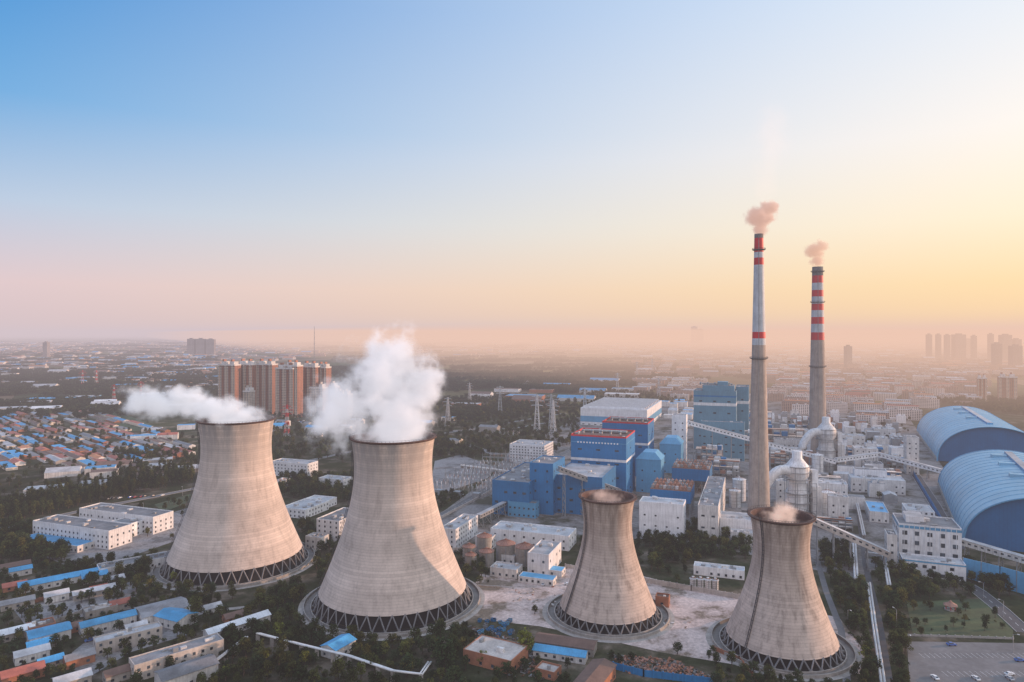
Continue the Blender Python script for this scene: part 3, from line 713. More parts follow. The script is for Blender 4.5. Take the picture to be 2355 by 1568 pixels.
pipeline([(1990,1270),(2030,1275),(2042,1345)],4,.6,clear=3)
pipeline([(1968,1150),(1985,1230)],5,.6)
pipeline([(1180,1350),(1100,1345)],1.2,.3,n=1)
pipeline([(1060,1070),(1180,1085)],3,1.1)
def switchyard():
    P=at(1000,1132); mb=MB(); W,D=78,150
    for j in range(7):
        y=D*j/6
        for i in range(5):
            x=W*i/4
            mb.beam((x-1.8,y,0),(x,y,15),.35,'steel_grey'); mb.beam((x+1.8,y,0),(x,y,15),.35,'steel_grey'); mb.beam((x,y,15),(x,y,19),.2,'steel_grey')
            if i<4:
                x2=W*(i+1)/4; mb.beam((x,y,15),(x2,y,15),.4,'steel_grey'); mb.beam((x,y,14),(x2,y,14),.3,'steel_grey')
                for q in(.25,.5,.75): mb.beam((x+(x2-x)*q,y,14),(x+(x2-x)*q,y,11),.35,'lid_brown')
            if j<6:
                for q in range(3):
                    for w in range(2): xx=x-6+q*5; yy=y+8+w*9; mb.beam((xx,yy,0),(xx,yy,5),.3,'concrete_pale'); mb.beam((xx,yy,5),(xx,yy,7.5),.5,'white_paint')
    for i in range(3): mb.box(20*i+5,20*i+12,-10,-4,0,5,'steel_grey')
    mb.obj('switchyard',(P.x,P.y,0),20); reg(P.x,P.y,20,W,D)
switchyard()
def pylon_mesh(h,arms=True,mt='steel_grey'):
    mb=MB(); w=h*.075; n=8
    def c(k,i): t=k/n; r=w*(1-t*.82); return Vector(((-1,1,1,-1)[i]*r,(-1,-1,1,1)[i]*r,h*t))
    for k in range(n):
        for i in range(4):
            m2='red_paint' if mt=='rw' and k%2 else ('chim_white' if mt=='rw' else mt)
            mb.beam(c(k,i),c(k+1,i),.5,m2); mb.beam(c(k,i),c(k+1,(i+1)%4),.28,m2); mb.beam(c(k+1,i),c(k+1,(i+1)%4),.28,m2)
    if arms:
        for z,l in((.72,.16),(.84,.2),(.95,.14)):
            for s in(-1,1): mb.beam((0,0,h*z),(s*h*l,0,h*z),.5,m2); mb.beam((0,0,h*z+h*.04),(s*h*l,0,h*z),.3,m2); mb.beam((s*h*l,0,h*z),(s*h*l,0,h*z-2.5),.3,'lid_brown')
    return mb.mesh('transmission_tower')
pm=pylon_mesh(45,True,'chim_white'); pr=pylon_mesh(45,True,'rw')
PY=[]
for u,v,k in [(660,1005,1.1),(190,890,1.1),(222,888,1.05),(262,925,.9),(324,915,.9),(1235,995,1.35),(1268,988,1.3),(1272,1000,1.2),(1345,955,1.2),(1515,915,1.1),(1465,870,1.3),(1080,925,1.0),(870,905,1.2),(1500,860,1.3),(1150,950,1.2),(1420,905,1.2),(1030,980,1.1),(700,945,1.1)]:
    p=at(u,v); place(pr if u<400 or u==660 else pm,'transmission_tower',p,R.uniform(-30,30),k); PY.append((p,k))
def wires(seq):
    mb=MB()
    for i,j in seq:
        (p,a),(q,b)=PY[i],PY[j]
        for hh in(.72,.84,.95):
            for off in(-5,5):
                A=p+Vector((off,0,45*a*hh-2.5)); B=q+Vector((off,0,45*b*hh-2.5)); pr_=A
                for s in range(1,9):
                    t=s/8; c=A.lerp(B,t)-Vector((0,0,4*t*(1-t)*(B-A).length*.03)); mb.beam(pr_,c,.09,'steel_dark'); pr_=c
    mb.obj('power_lines')
wires([(5,8),(6,9),(8,9),(9,10),(7,14),(14,11),(11,12),(16,14),(0,17),(17,12),(1,4)])
place(pylon_mesh(45,False),'radio_mast',at(723,845),0,(.8,.8,4.2))
def lampm():
    mb=MB(); mb.cyl(0,0,0,9,.14,.08,8,'steel_grey'); mb.beam((0,0,9),(2,0,9.5),.1,'steel_grey'); mb.box(1.6,2.7,-.18,.18,9.4,9.6,'white_paint',skip=''); mb.cyl(0,0,0,.4,.25,.25,8,'concrete')
    return mb.mesh('street_lamp')
lm=lampm()
for u,v in [(2062,1440),(2308,1418),(2262,1375),(1950,1440),(2090,1500),(1140,1118),(1060,1160),(1205,1082),(420,1140),(330,1180),(230,1215),(650,1360),(1690,1450),(2330,1500)]:
    place(lm,'street_lamp',at(u,v),R.uniform(0,360))
def car_mesh(c,suv=False):
    mb=MB(); hh=.15 if suv else 0
    pr=[(-2.2,.35),(2.2,.35),(2.25,.75),(2.1,.9),(1.1,1.0+hh/2),(.45,1.42+hh),(-1.1,1.45+hh),(-1.9,1.02+hh),(-2.25,.9)]
    n=len(pr); V=[]
    for s in(-1,1):
        for y,z in pr: V.append((s*(.88 if z<1.05 else .70),y,z))
    fs=[tuple(range(n-1,-1,-1)),tuple(range(n,2*n))]+[(i,(i+1)%n,n+(i+1)%n,n+i) for i in range(n)]
    mb.faces(V,fs,c)
    for a,b in((4,5),(6,7)):
        (y0,z0),(y1,z1)=pr[a],pr[b]; e=.03 if a==4 else -.03
        mb.face([(-.7,y0+e,z0+.03),(.7,y0+e,z0+.03),(.62,y1+e,z1-.02),(-.62,y1+e,z1-.02)],'glass')
    for s in(-1,1): mb.face([(s*.86,.9,1.04),(s*.86,-1.5,1.04),(s*.74,-1.05,1.38+hh),(s*.74,.4,1.36+hh)],'glass')
    for y in(-1.35,1.35):
        for s in(-1,1):
            ring=[(s*.9,y+.33*math.cos(t*PI/6),.33+.33*math.sin(t*PI/6)) for t in range(12)]; ring2=[(s*.66,b,c2) for a,b,c2 in ring]
            mb.faces(ring+ring2,[tuple(range(12))]+[(i,(i+1)%12,12+(i+1)%12,12+i) for i in range(12)],'tyre')
    return mb.mesh('parked_car')
cars=[car_mesh(c,i%2) for i,c in enumerate(['car_white','car_black','car_silver','car_red','car_white','car_blue'])]
for u,v,y in [(2188,1484,95),(2322,1552,80),(2345,1520,95),(256,1488,50),(232,1478,60),(206,1474,50),(330,1480,20),(2150,1560,0),(1250,1345,20),(1305,1345,100),(1285,1150,20),(1150,1110,65),(1230,1072,65)]:
    place(R.choice(cars),'parked_car',at(u,v,.1),y)
for k in range(16):
    p=at(375+R.uniform(-2,2),1140)+Vector((-k*3.0,-k*.9,0))
    if R.random()<.8: place(R.choice(cars),'parked_car',(p.x,p.y,.1),20+R.uniform(-4,4))
p0=at(590,965)
for k in range(40):
    for r in range(2):
        if R.random()<.6: place(R.choice(cars),'parked_car',(p0.x+k*4.2,p0.y+r*14-k*1.5,.1),20)
for k in range(9):
    p=at(2120,1510); 
    if R.random()<.35: place(R.choice(cars),'parked_car',(p.x+k*5.2+1.3,p.y-22,.06),0)
def bins():
    for i in range(30):
        p=at(R.uniform(1098,1185),R.uniform(1425,1462)); mb=MB(); w=R.uniform(1.6,2.4)
        c=R.choice(['blue_clad','blue_clad_light','blue_clad','steel_grey'])
        mb.faces([(-w/2+.2,-.8,0),(w/2-.2,-.8,0),(w/2-.2,.8,0),(-w/2+.2,.8,0),(-w/2,-1,1.4),(w/2,-1,1.4),(w/2,1,1.4),(-w/2,1,1.4)],[(0,1,5,4),(1,2,6,5),(2,3,7,6),(3,0,4,7)],c)
        mb.face([(-w/2+.1,-.9,1.15),(w/2-.1,-.9,1.15),(w/2-.1,.9,1.15),(-w/2+.1,.9,1.15)],'steel_dark'); mb.beam((-w/2,-1,1.4),(w/2,-1,1.4),.15,c); mb.beam((-w/2,1,1.4),(w/2,1,1.4),.15,c)
        mb.obj('waste_skip',(p.x,p.y,.05),R.uniform(0,90))
bins()
def scrap(px,n,mats):
    P=wpoly(px); xs=[a for a,b in P];ys=[b for a,b in P]; mb=MB(); k=0
    while k<n:
        x=R.uniform(min(xs),max(xs));y=R.uniform(min(ys),max(ys))
        if not inpoly(x,y,P): continue
        k+=1; d=Vector((R.uniform(-1,1),R.uniform(-1,1),R.uniform(-.3,.5))); mb.beam(Vector((x,y,.3))-d,Vector((x,y,.5))+d*R.uniform(.3,1.6),R.uniform(.3,1.2),R.choice(mats),R.uniform(.2,.7))
    mb.obj('scrap_heap')
scrap([(1080,1440),(1200,1470),(1230,1520),(1300,1568),(1180,1560),(1090,1470)],300,['rust','steel_dark','concrete_dark','brown_roof','steel_grey'])
scrap([(1400,1505),(1560,1520),(1640,1560),(1450,1550)],420,['rust','steel_dark','brick_red','lid_brown','concrete_dark','brown_roof'])
scrap([(1190,1335),(1330,1345),(1560,1400),(1600,1450),(1150,1380)],70,['concrete_pale','concrete','lid_brown','white_render'])
def pavilion():
    mb=MB()
    for i in range(6): t=i*PI/3; mb.beam((2.6*math.cos(t),2.6*math.sin(t),0),(2.6*math.cos(t),2.6*math.sin(t),3),.3,'red_paint')
    mb.rev([(4,2.8),(1.2,4.3),(.1,5.6)],6,'lid_brown',smooth=False); mb.rev([(3.4,0),(3.4,.4),(.1,.4)],6,'kerb',smooth=False); mb.obj('pavilion',at(2186,1402))
pavilion()
# ------------------------------------------------------------ apartment towers
def highrise(name,u,v,ur,h,dep,yaw=20,ca='brick_brown',cb='cream'):
    P=at(u,v,h); W=wid(P,ur,yaw); mb=MB(); mb.box(0,W,0,dep,0,h-5,ca,top='grey_roof')
    nb=5; bw=W/nb
    for i in range(nb):
        mb.box(i*bw+.6,i*bw+bw*.42,-1.5,-.02,0,h-7,ca if i%2 else cb); 
        wq(mb,'f',i*bw+bw*.5,i*bw+bw*.92,3,h-8,W,dep,'cream' if i%2==0 else ca,.08)
    mb.box(-.4,W+.4,-1.7,-.03,h-6.9,h-4,'white_render'); mb.box(W+.02,W+.4,-.02,dep,h-6.9,h-4,'white_render')
    nf=int((h-8)/3.1)
    for k in range(nf):
        z=3.2+k*3.1
        for i in range(nb):
            mb.face([(i*bw+1.0,-1.56,z),(i*bw+bw*.42-.4,-1.56,z),(i*bw+bw*.42-.4,-1.56,z+1.7),(i*bw+1.0,-1.56,z+1.7)],'glass')
            wq(mb,'f',i*bw+bw*.55,i*bw+bw*.86,z,z+1.6,W,dep,'glass',.14)
        for j in range(3):
            y=dep*(.12+.3*j); wq(mb,'r',y,y+1.6,z,z+1.5,W,dep,'glass',.08); wq(mb,'l',y,y+1.6,z,z+1.5,W,dep,'glass',.08)
    for i in range(2):
        x=W*(.12+.5*i); mb.box(x,x+W*.26,dep*.2,dep*.9,h-5,h+1,'white_render',top='light_roof'); mb.box(x+1,x+W*.12,dep*.3,dep*.7,h+1,h+5,ca)
    reg(P.x,P.y,yaw,W,dep); mb.obj(name,(P.x,P.y,0),yaw)
for a in [(502,832,540,103,17),(545,831,580,103,17),(588,831,626,103,17),(634,840,674,98,17),(654,834,684,103,17),(693,836,726,100,17),(728,838,750,98,17)]: highrise('apartment_tower',*a)
for a in [(712,884,742,60,16),(742,882,770,60,16),(770,900,800,50,16),(560,893,575,55,14)]: highrise('apartment_tower',*a,ca='concrete_pale',cb='cream')
for a in [(2248,864,2270,60,22),(2296,861,2340,62,22)]: highrise('apartment_tower',*a,yaw=30)
# ------------------------------------------------------------ districts
def district(name,px,sx,sy,wr,dr,hr,yaw,walls,roofs,prob,gab_p=0.0):
    P=wpoly(px); a=math.radians(yaw); c,s=math.cos(a),math.sin(a)
    L=[(x*c-y*s,x*s+y*c) for x,y in P]; x0,x1=min(q[0] for q in L),max(q[0] for q in L); y0,y1=min(q[1] for q in L),max(q[1] for q in L)
    mb=MB(); x=x0
    while x<x1:
        y=y0
        while y<y1:
            if R.random()<prob:
                w=R.uniform(*wr);d=R.uniform(*dr);h=R.uniform(*hr); lx=x+R.uniform(0,max(.1,sx-w)); ly=y+R.uniform(0,max(.1,sy-d))
                wx=lx*c+ly*s; wy=-lx*s+ly*c
                if inpoly(wx,wy,P) and not blocked(wx,wy,8):
                    wl=R.choice(walls); rf=R.choice(roofs)
                    if R.random()<gab_p:
                        if w<d: 
                            mb.faces([(lx,ly,0),(lx+w,ly,0),(lx+w,ly+d,0),(lx,ly+d,0),(lx,ly,h),(lx+w,ly,h),(lx+w,ly+d,h),(lx,ly+d,h),(lx+w/2,ly,h+w*.18),(lx+w/2,ly+d,h+w*.18)],[(0,1,5,8,4),(2,3,7,9,6),(1,2,6,5),(3,0,4,7)],wl)
                            mb.face([(lx,ly,h),(lx+w/2,ly,h+w*.18),(lx+w/2,ly+d,h+w*.18),(lx,ly+d,h)],rf); mb.face([(lx+w,ly,h),(lx+w/2,ly,h+w*.18),(lx+w/2,ly+d,h+w*.18),(lx+w,ly+d,h)],rf)
                        else:
                            mb.faces([(lx,ly,0),(lx+w,ly,0),(lx+w,ly+d,0),(lx,ly+d,0),(lx,ly,h),(lx+w,ly,h),(lx+w,ly+d,h),(lx,ly+d,h),(lx,ly+d/2,h+d*.18),(lx+w,ly+d/2,h+d*.18)],[(0,1,5,4),(2,3,7,6),(1,2,6,9,5),(3,0,4,8,7)],wl)
                            mb.face([(lx,ly,h),(lx+w,ly,h),(lx+w,ly+d/2,h+d*.18),(lx,ly+d/2,h+d*.18)],rf); mb.face([(lx,ly+d,h),(lx+w,ly+d,h),(lx+w,ly+d/2,h+d*.18),(lx,ly+d/2,h+d*.18)],rf)
                    else:
                        mb.box(lx,lx+w,ly,ly+d,0,h,wl,top=rf)
                        if h>12:
                            for q in range(2): xx=lx+w*(.2+.45*q); mb.box(xx,xx+4,ly+2,ly+d-2,h,h+2.6,wl,top=rf)
            y+=sy
        x+=sx
    return mb.obj(name,(0,0,0),yaw)
FW,FT,FG='fac_white','fac_tan','fac_grey'
district('village_houses',[(-20,960),(230,950),(460,1020),(440,1062),(330,1085),(-20,1100)],17,60,(8,12),(50,59),(3,4.5),-47,['white_render','cream','brick_red','concrete'],['red_roof','brown_roof','blue_roof','light_roof','grey_roof','brown_roof','blue_roof','grey_roof','red_roof'],.78,.45)
district('village_houses',[(-20,1040),(200,1030),(330,1045),(330,1062),(-20,1075)],16,40,(10,14),(28,38),(3,5),-47,['white_render','brick_red'],['red_roof','red_roof','orange_roof','brown_roof','blue_roof'],.6,.5)
district('factory_district',[(-20,1095),(200,1080),(440,1065),(440,1085),(200,1130),(-20,1150)],46,30,(22,40),(12,22),(4,7),-25,['white_render','cream','concrete'],['blue_roof','light_roof','grey_roof','light_roof','brown_roof'],.6,.4)
district('factory_district',[(-30,925),(450,915),(450,950),(240,948),(-30,958)],80,50,(40,70),(18,40),(6,10),-20,['white_render','white_paint','blue_clad_light'],['blue_roof','light_roof','white_roof','light_roof'],.5,.5)
district('factory_district',[(240,985),(620,985),(640,1015),(330,1030),(240,1005)],50,34,(25,44),(14,24),(5,9),-20,['white_render','white_paint'],['blue_roof','light_roof','blue_roof','red_roof'],.55,.5)
district('factory_district',[(620,980),(1010,965),(1160,1000),(1130,1045),(1000,1050),(840,1040),(640,1045)],44,34,(18,36),(12,22),(4,9),22,['white_render','cream','concrete'],['blue_roof','light_roof','grey_roof','brown_roof'],.38,.5)
district('factory_district',[(1000,885),(1420,878),(1430,915),(1330,935),(1020,940)],110,70,(50,95),(24,50),(7,12),15,['white_render','white_paint','brick_red'],['blue_roof','light_roof','white_roof','blue_roof','brown_roof'],.5,.4)
district('factory_district',[(-30,830),(480,815),(500,900),(-30,905)],90,70,(24,70),(14,34),(5,10),-10,[FT,FW,'white_render'],['blue_roof','light_roof','light_roof','brown_roof','blue_roof'],.34,.4)
district('town_district',[(-30,788),(700,782),(760,815),(480,845),(-30,850)],120,90,(30,90),(14,50),(5,12),5,[FT,FT,FW],['light_roof','brown_roof','blue_roof','soil_tan','orange_roof'],.42,.2)
district('town_district',[(240,850),(480,840),(480,905),(300,895)],40,30,(14,30),(10,16),(5,9),-15,[FT,'cream'],['brown_roof','orange_roof','light_roof'],.5,.6)
district('town_district',[(900,790),(1300,785),(1350,812),(1000,825)],140,110,(40,120),(14,40),(5,12),10,[FT,FW],['light_roof','orange_roof','blue_roof'],.32,.3)
district('housing_estate',[(1755,905),(1980,885),(2120,905),(2110,960),(1960,985),(1880,945),(1760,960)],62,30,(34,54),(11,13),(17,20),24,[FW,FW,FT],['red_roof','brown_roof','light_roof','orange_roof'],.85,.5)
district('housing_estate',[(1450,880),(1600,870),(1600,905),(1520,925),(1450,905)],62,34,(34,54),(11,13),(12,18),20,[FW,FT],['light_roof','brown_roof','light_roof'],.7,.4)
district('housing_estate',[(1750,868),(2250,862),(2240,905),(1755,906)],66,38,(36,58),(11,14),(17,22),24,[FW,FT,FT],['red_roof','brown_roof','light_roof'],.78,.5)
district('town_district',[(1450,835),(2360,835),(2360,866),(1450,868)],80,52,(36,64),(12,22),(12,22),14,[FT,FW,FT],['brown_roof','light_roof','orange_roof'],.68,.3)
district('town_district',[(1350,790),(2380,787),(2380,834),(1450,834)],100,80,(40,90),(14,40),(10,22),8,[FT,FT,FW],['brown_roof','light_roof','light_roof'],.6,.2)
district('town_district',[(2130,905),(2250,905),(2250,935),(2120,930)],50,30,(24,44),(11,20),(6,14),24,[FT,FW],['brown_roof','light_roof'],.5,.4)
district('plant_outbuildings',[(1500,930),(1590,920),(1590,985),(1540,990)],40,30,(16,30),(10,18),(5,12),20,['white_render'],['light_roof','blue_roof'],.6,.3)
district('plant_outbuildings',[(1720,960),(2060,960),(2090,1060),(2040,1180),(1960,1190),(1860,1180),(1760,1100)],24,22,(7,17),(7,14),(5,16),20,['white_render','white_paint','white_render','steel_grey','lid_brown'],['light_roof','grey_roof','light_roof'],.62,.1)
district('plant_outbuildings',[(1580,1180),(1740,1140),(1740,1230),(1600,1210)],18,16,(6,12),(6,10),(4,10),20,['white_render','steel_grey'],['light_roof','grey_roof'],.5,.1)
def skyline(items,name):
    for (u,v,ur,d,dep) in items:
        x0=(u-CU)*d/F; x1=(ur-CU)*d/F; h=H-(v-HV)*d/F; mb=MB(); W=x1-x0
        mb.box(0,W,0,dep,0,h,'fac_grey',top='grey_roof'); mb.box(W*.3,W*.7,dep*.2,dep*.8,h,h+6,'fac_grey'); mb.obj(name,(x0,d,0),0)
skyline([(2136,769,2144,3900,30),(2158,769,2165,3900,30),(2178,770,2186,3800,30),(2198,769,2222,3800,40),(2240,772,2247,3900,30),(2279,768,2286,3800,30),(2308,770,2328,3600,40),(2336,780,2350,3600,40),(2290,790,2305,3000,30),(2330,795,2352,2900,30),(1948,796,1960,3000,30),(2215,780,2240,4600,30)],'tower_block')
skyline([(1592,751,1604,9000,60),(1607,757,1618,9000,60)],'power_station')
skyline([(430,779,446,4800,30),(450,779,470,4800,30),(473,780,492,4800,30),(98,787,108,4500,30)],'apartment_block')
# ------------------------------------------------------------ trees
def leaves(mb,cx,cy,cz,r,n,sz,mt,flat=.8):
    for _ in range(n):
        d=Vector((R.gauss(0,1),R.gauss(0,1),R.gauss(0,1)+.25)).normalized(); q=r*R.uniform(.65,1.08)
        p=Vector((cx+d.x*q,cy+d.y*q,cz+d.z*q*flat)); nrm=(d+Vector((R.uniform(-.6,.6),R.uniform(-.6,.6),R.uniform(-.3,.8)))).normalized()
        a=nrm.cross(Vector((R.uniform(-1,1),R.uniform(-1,1),.3))).normalized(); b=nrm.cross(a); s=sz*R.uniform(.6,1.3)
        mb.face([p-a*s*.5,p+b*s*.38,p+a*s*.5,p-b*s*.38],mt)
def tree_mesh(kind,mt='leaf'):
    mb=MB()
    if kind=='poplar':
        h=15; mb.cyl(0,0,0,h*.8,.3,.08,7,'bark',False)
        for k in range(16):
            z=h*(.18+.8*k/16); r=1.9*math.sin(PI*(.12+.8*k/16))**.7; t=R.uniform(0,6.28); mb.beam((0,0,z-1),(math.cos(t)*r*.6,math.sin(t)*r*.6,z+.5),.1,'bark')
            leaves(mb,math.cos(t)*.7,math.sin(t)*.7,z,r,38,.75,mt,1.2)
    elif kind=='bush':
        mb.cyl(0,0,0,1.2,.15,.08,6,'bark',False)
        for k in range(3): mb.beam((0,0,.5),(R.uniform(-.8,.8),R.uniform(-.8,.8),1.6),.08,'bark')
        for k in range(7): leaves(mb,R.uniform(-1.2,1.2),R.uniform(-1.2,1.2),R.uniform(.7,1.9),R.uniform(.6,1.0),30,.5,mt)
    else:
        h=R.uniform(8,10); cr=R.uniform(3,3.9); mb.cyl(0,0,0,h*.55,.32,.16,8,'bark',False)
        nb=R.randint(13,17)
        for k in range(nb):
            t=k*2.399+R.uniform(-.3,.3); q=(k+.5)/nb; rad=cr*.72*math.sqrt(R.uniform(.15,1))*(1.05-.5*max(0,q-.4)); z=h*(.38+.55*q)
            x,y=rad*math.cos(t),rad*math.sin(t); mb.beam((0,0,h*R.uniform(.25,.5)),(x*.85,y*.85,z-.3),.14,'bark')
            leaves(mb,x,y,z,R.uniform(1.0,1.65),46,.72,mt)
    return mb.mesh('tree')
bro=[tree_mesh('b') for _ in range(6)]; pop=[tree_mesh('poplar') for _ in range(3)]; bus=[tree_mesh('bush') for _ in range(3)]; yel=[tree_mesh('b','leaf_yellow')]
cnt=0
def forest(px,sp,kinds,smin=.6,smax=1.15,prob=.9,name='tree',mg=1.8):
    global cnt
    P=wpoly(px); xs=[a for a,b in P];ys=[b for a,b in P]; x=min(xs)
    while x<max(xs):
        y=min(ys)
        while y<max(ys):
            if R.random()<prob:
                a=x+R.uniform(-.5,.5)*sp; b=y+R.uniform(-.5,.5)*sp
                if inpoly(a,b,P) and not blocked(a,b,mg):
                    k=R.choice(kinds); s=R.uniform(smin,smax); o=place(k,name,(a,b,0),R.uniform(0,360),(s*R.uniform(.85,1.15),s*R.uniform(.85,1.15),s)); cnt+=1
            y+=sp
        x+=sp
mix=bro+bro+bus
forest([(440,1590),(470,1500),(560,1400),(690,1345),(740,1440),(900,1490),(1090,1440),(1090,1500),(1060,1600)],5.2,mix,.5,1.05,.92)
forest([(150,1300),(390,1285),(400,1330),(500,1370),(480,1400),(300,1360),(240,1380),(150,1330)],5.6,mix,.6,1.1,.85)
forest([(-20,1215),(60,1210),(160,1285),(140,1300),(-20,1290)],5.5,bro,.8,1.3)
forest([(-20,1165),(440,1078),(445,1108),(60,1192),(-20,1208)],6,pop+pop+bro,.75,1.1,.95)
forest([(1480,1240),(1600,1215),(1725,1240),(1725,1285),(1580,1295),(1500,1325)],6,bro,.7,1.15,.9)
forest([(1500,1325),(1580,1298),(1590,1350),(1480,1332)],7,mix,.5,.8,.6)
forest([(1880,1262),(1960,1255),(1962,1345),(1900,1400)],5.5,mix,.6,1.1,.9)
forest([(1985,1290),(2060,1320),(2220,1345),(2330,1345),(2320,1378),(2100,1382),(2010,1360)],5.5,mix,.6,1.1,.88)
forest([(1905,1400),(1980,1345),(2080,1390),(2092,1600),(1965,1600),(1960,1480)],5,mix,.55,1.1,.95,mg=.8)
forest([(2085,1385),(2280,1375),(2330,1450),(2100,1462)],7,mix,.35,.8,.55)
forest([(2215,1290),(2290,1325),(2300,1350),(2220,1340)],6,bro,.7,1.1)
forest([(690,1205),(730,1225),(790,1250),(770,1330),(735,1350),(700,1260)],6,mix,.6,1.1,.9)
forest([(1045,1270),(1120,1300),(1125,1345),(1090,1400),(1060,1340)],6,mix,.6,1.1,.85)
forest([(640,1100),(810,1095),(810,1160),(640,1145)],7,bro,.7,1.2,.85)
forest([(995,1150),(1140,1095),(1170,1105),(1010,1175)],6,mix,.5,.8,.85)
forest([(1640,1500),(1760,1545),(1960,1545),(1970,1600),(1640,1600)],5,mix,.4,.85,.85)
forest([(1390,1490),(1640,1510),(1640,1545),(1400,1530)],7,bus+bro,.3,.7,.45)
forest([(1080,1475),(1240,1500),(1380,1560),(1380,1600),(1060,1600)],6.5,mix,.4,.9,.65)
forest([(-20,1300),(500,1300),(560,1400),(470,1590),(-20,1590)],6.2,mix,.4,.9,.66,mg=1.5)
forest([(250,1040),(450,1040),(440,1080),(280,1100)],8,bro,.6,1.1,.7)
forest([(600,925),(1340,925),(1330,1045),(600,1070)],12,bro,.8,1.3,.6,mg=3)
forest([(560,1010),(640,1050),(640,1090),(600,1090)],7,bro,.6,1.1,.8)
forest([(1000,1000),(1130,1020),(1130,1050),(990,1055)],8,bro,.6,1.1,.7)
forest([(-20,950),(460,1010),(450,1090),(-20,1190)],16,bro,.5,1.0,.5,mg=1)
forest([(2130,920),(2380,915),(2380,960),(2250,945)],9,bro,.7,1.2,.8)
forest([(1330,1240),(1480,1235),(1480,1310),(1330,1295)],7,mix,.5,1,.7)
forest([(1740,960),(2100,965),(2060,1150),(1850,1170)],20,bro,.5,.9,.5)
forest([(180,1180),(440,1150),(400,1240),(200,1265)],11,mix,.5,.9,.5)
forest([(1330,900),(1600,890),(1600,925),(1340,940)],13,bro,.7,1.1,.7)
place(yel[0],'tree',at(1208,1508),0,1.5); place(yel[0],'tree',at(640,1470),60,1.0)
place(bro[0],'tree',at(1022,1545),0,1.7); place(bro[1],'tree',at(450,1425),0,1.4); place(bro[2],'tree',at(1230,1412),0,.6)
for u,v in [(560,1500),(610,1520),(700,1530),(480,1540),(830,1560),(1000,1500),(1110,1530),(520,1560),(930,1500),(400,1340),(300,1330),(1990,1520),(2050,1440)]: place(yel[0],'tree',at(u,v),R.uniform(0,360),R.uniform(.6,.95))
def wood_mesh():
    mb=MB()
    for _ in range(60):
        x=R.uniform(-50,50);y=R.uniform(-20,20);h=R.uniform(5,10)
        for k in range(4): leaves(mb,x+R.uniform(-2,2),y+R.uniform(-2,2),h*R.uniform(.4,.85),2.4,12,2.3,'leaf_far')
    return mb.mesh('woodland')
wd=[wood_mesh() for _ in range(4)]
def woods(px,n,smin=1,smax=1.6):
    k=0; g=0
    while k<n and g<n*40:
        g+=1; v=R.uniform(min(q[1] for q in px),max(q[1] for q in px)); u=R.uniform(min(q[0] for q in px),max(q[0] for q in px))
        if not inpoly(u,v,px): continue
        p=at(u,v)
        if blocked(p.x,p.y,30): continue
        k+=1; s=R.uniform(smin,smax); place(R.choice(wd),'woodland',p,R.choice([-10,0,15,20,100,110]),(s*R.uniform(.8,2),s*R.uniform(.6,1.3),s))
woods([(-30,900),(480,890),(500,945),(240,955),(-30,935)],60)
woods([(-30,800),(500,795),(500,900),(-30,905)],190,1,1.8)
woods([(760,800),(1500,800),(1560,880),(1330,905),(1000,895),(760,905)],250,1,1.9)
woods([(500,780),(1500,780),(1500,800),(760,805)],110,1.5,3)
woods([(0,780),(500,780),(500,798),(0,800)],50,1.5,3)
woods([(1500,790),(2380,785),(2380,870),(1500,875)],130,1,1.5)
woods([(600,900),(1000,895),(1340,920),(1330,950),(1000,975),(620,960)],60,.7,1.1)
# ------------------------------------------------------------ haze (air)
def haze(name,poly,z1,sig,col):
    m,t,o=newmat(name+'_air'); ab=t.new('ShaderNodeVolumeAbsorption'); ab.inputs[0].default_value=(0,0,0,1); ab.inputs[1].default_value=sig
    em=t.new('ShaderNodeEmission'); em.inputs[0].default_value=col; em.inputs[1].default_value=sig  # emission stands in for light scattered by the haze
    ad=t.new('ShaderNodeAddShader'); t.l.new(ab.outputs[0],ad.inputs[0]); t.l.new(em.outputs[0],ad.inputs[1]); t.l.new(ad.outputs[0],o.inputs['Volume'])
    n=len(poly); V=[(x,y,-5) for x,y in poly]+[(x,y,z1) for x,y in poly]
    mb=MB(); mb.faces(V,[tuple(range(n-1,-1,-1)),tuple(range(n,2*n))]+[(i,(i+1)%n,n+(i+1)%n,n+i) for i in range(n)],m); mb.obj(name)
haze('air_haze',[(-30000,-900),(30000,-900),(30000,34000),(-30000,34000)],240,.00012,lin(212,196,202))
haze('sunset_haze',[(760,700),(20000,700),(28000,26000),(-14000,26000)],190,.00030,lin(252,202,164))
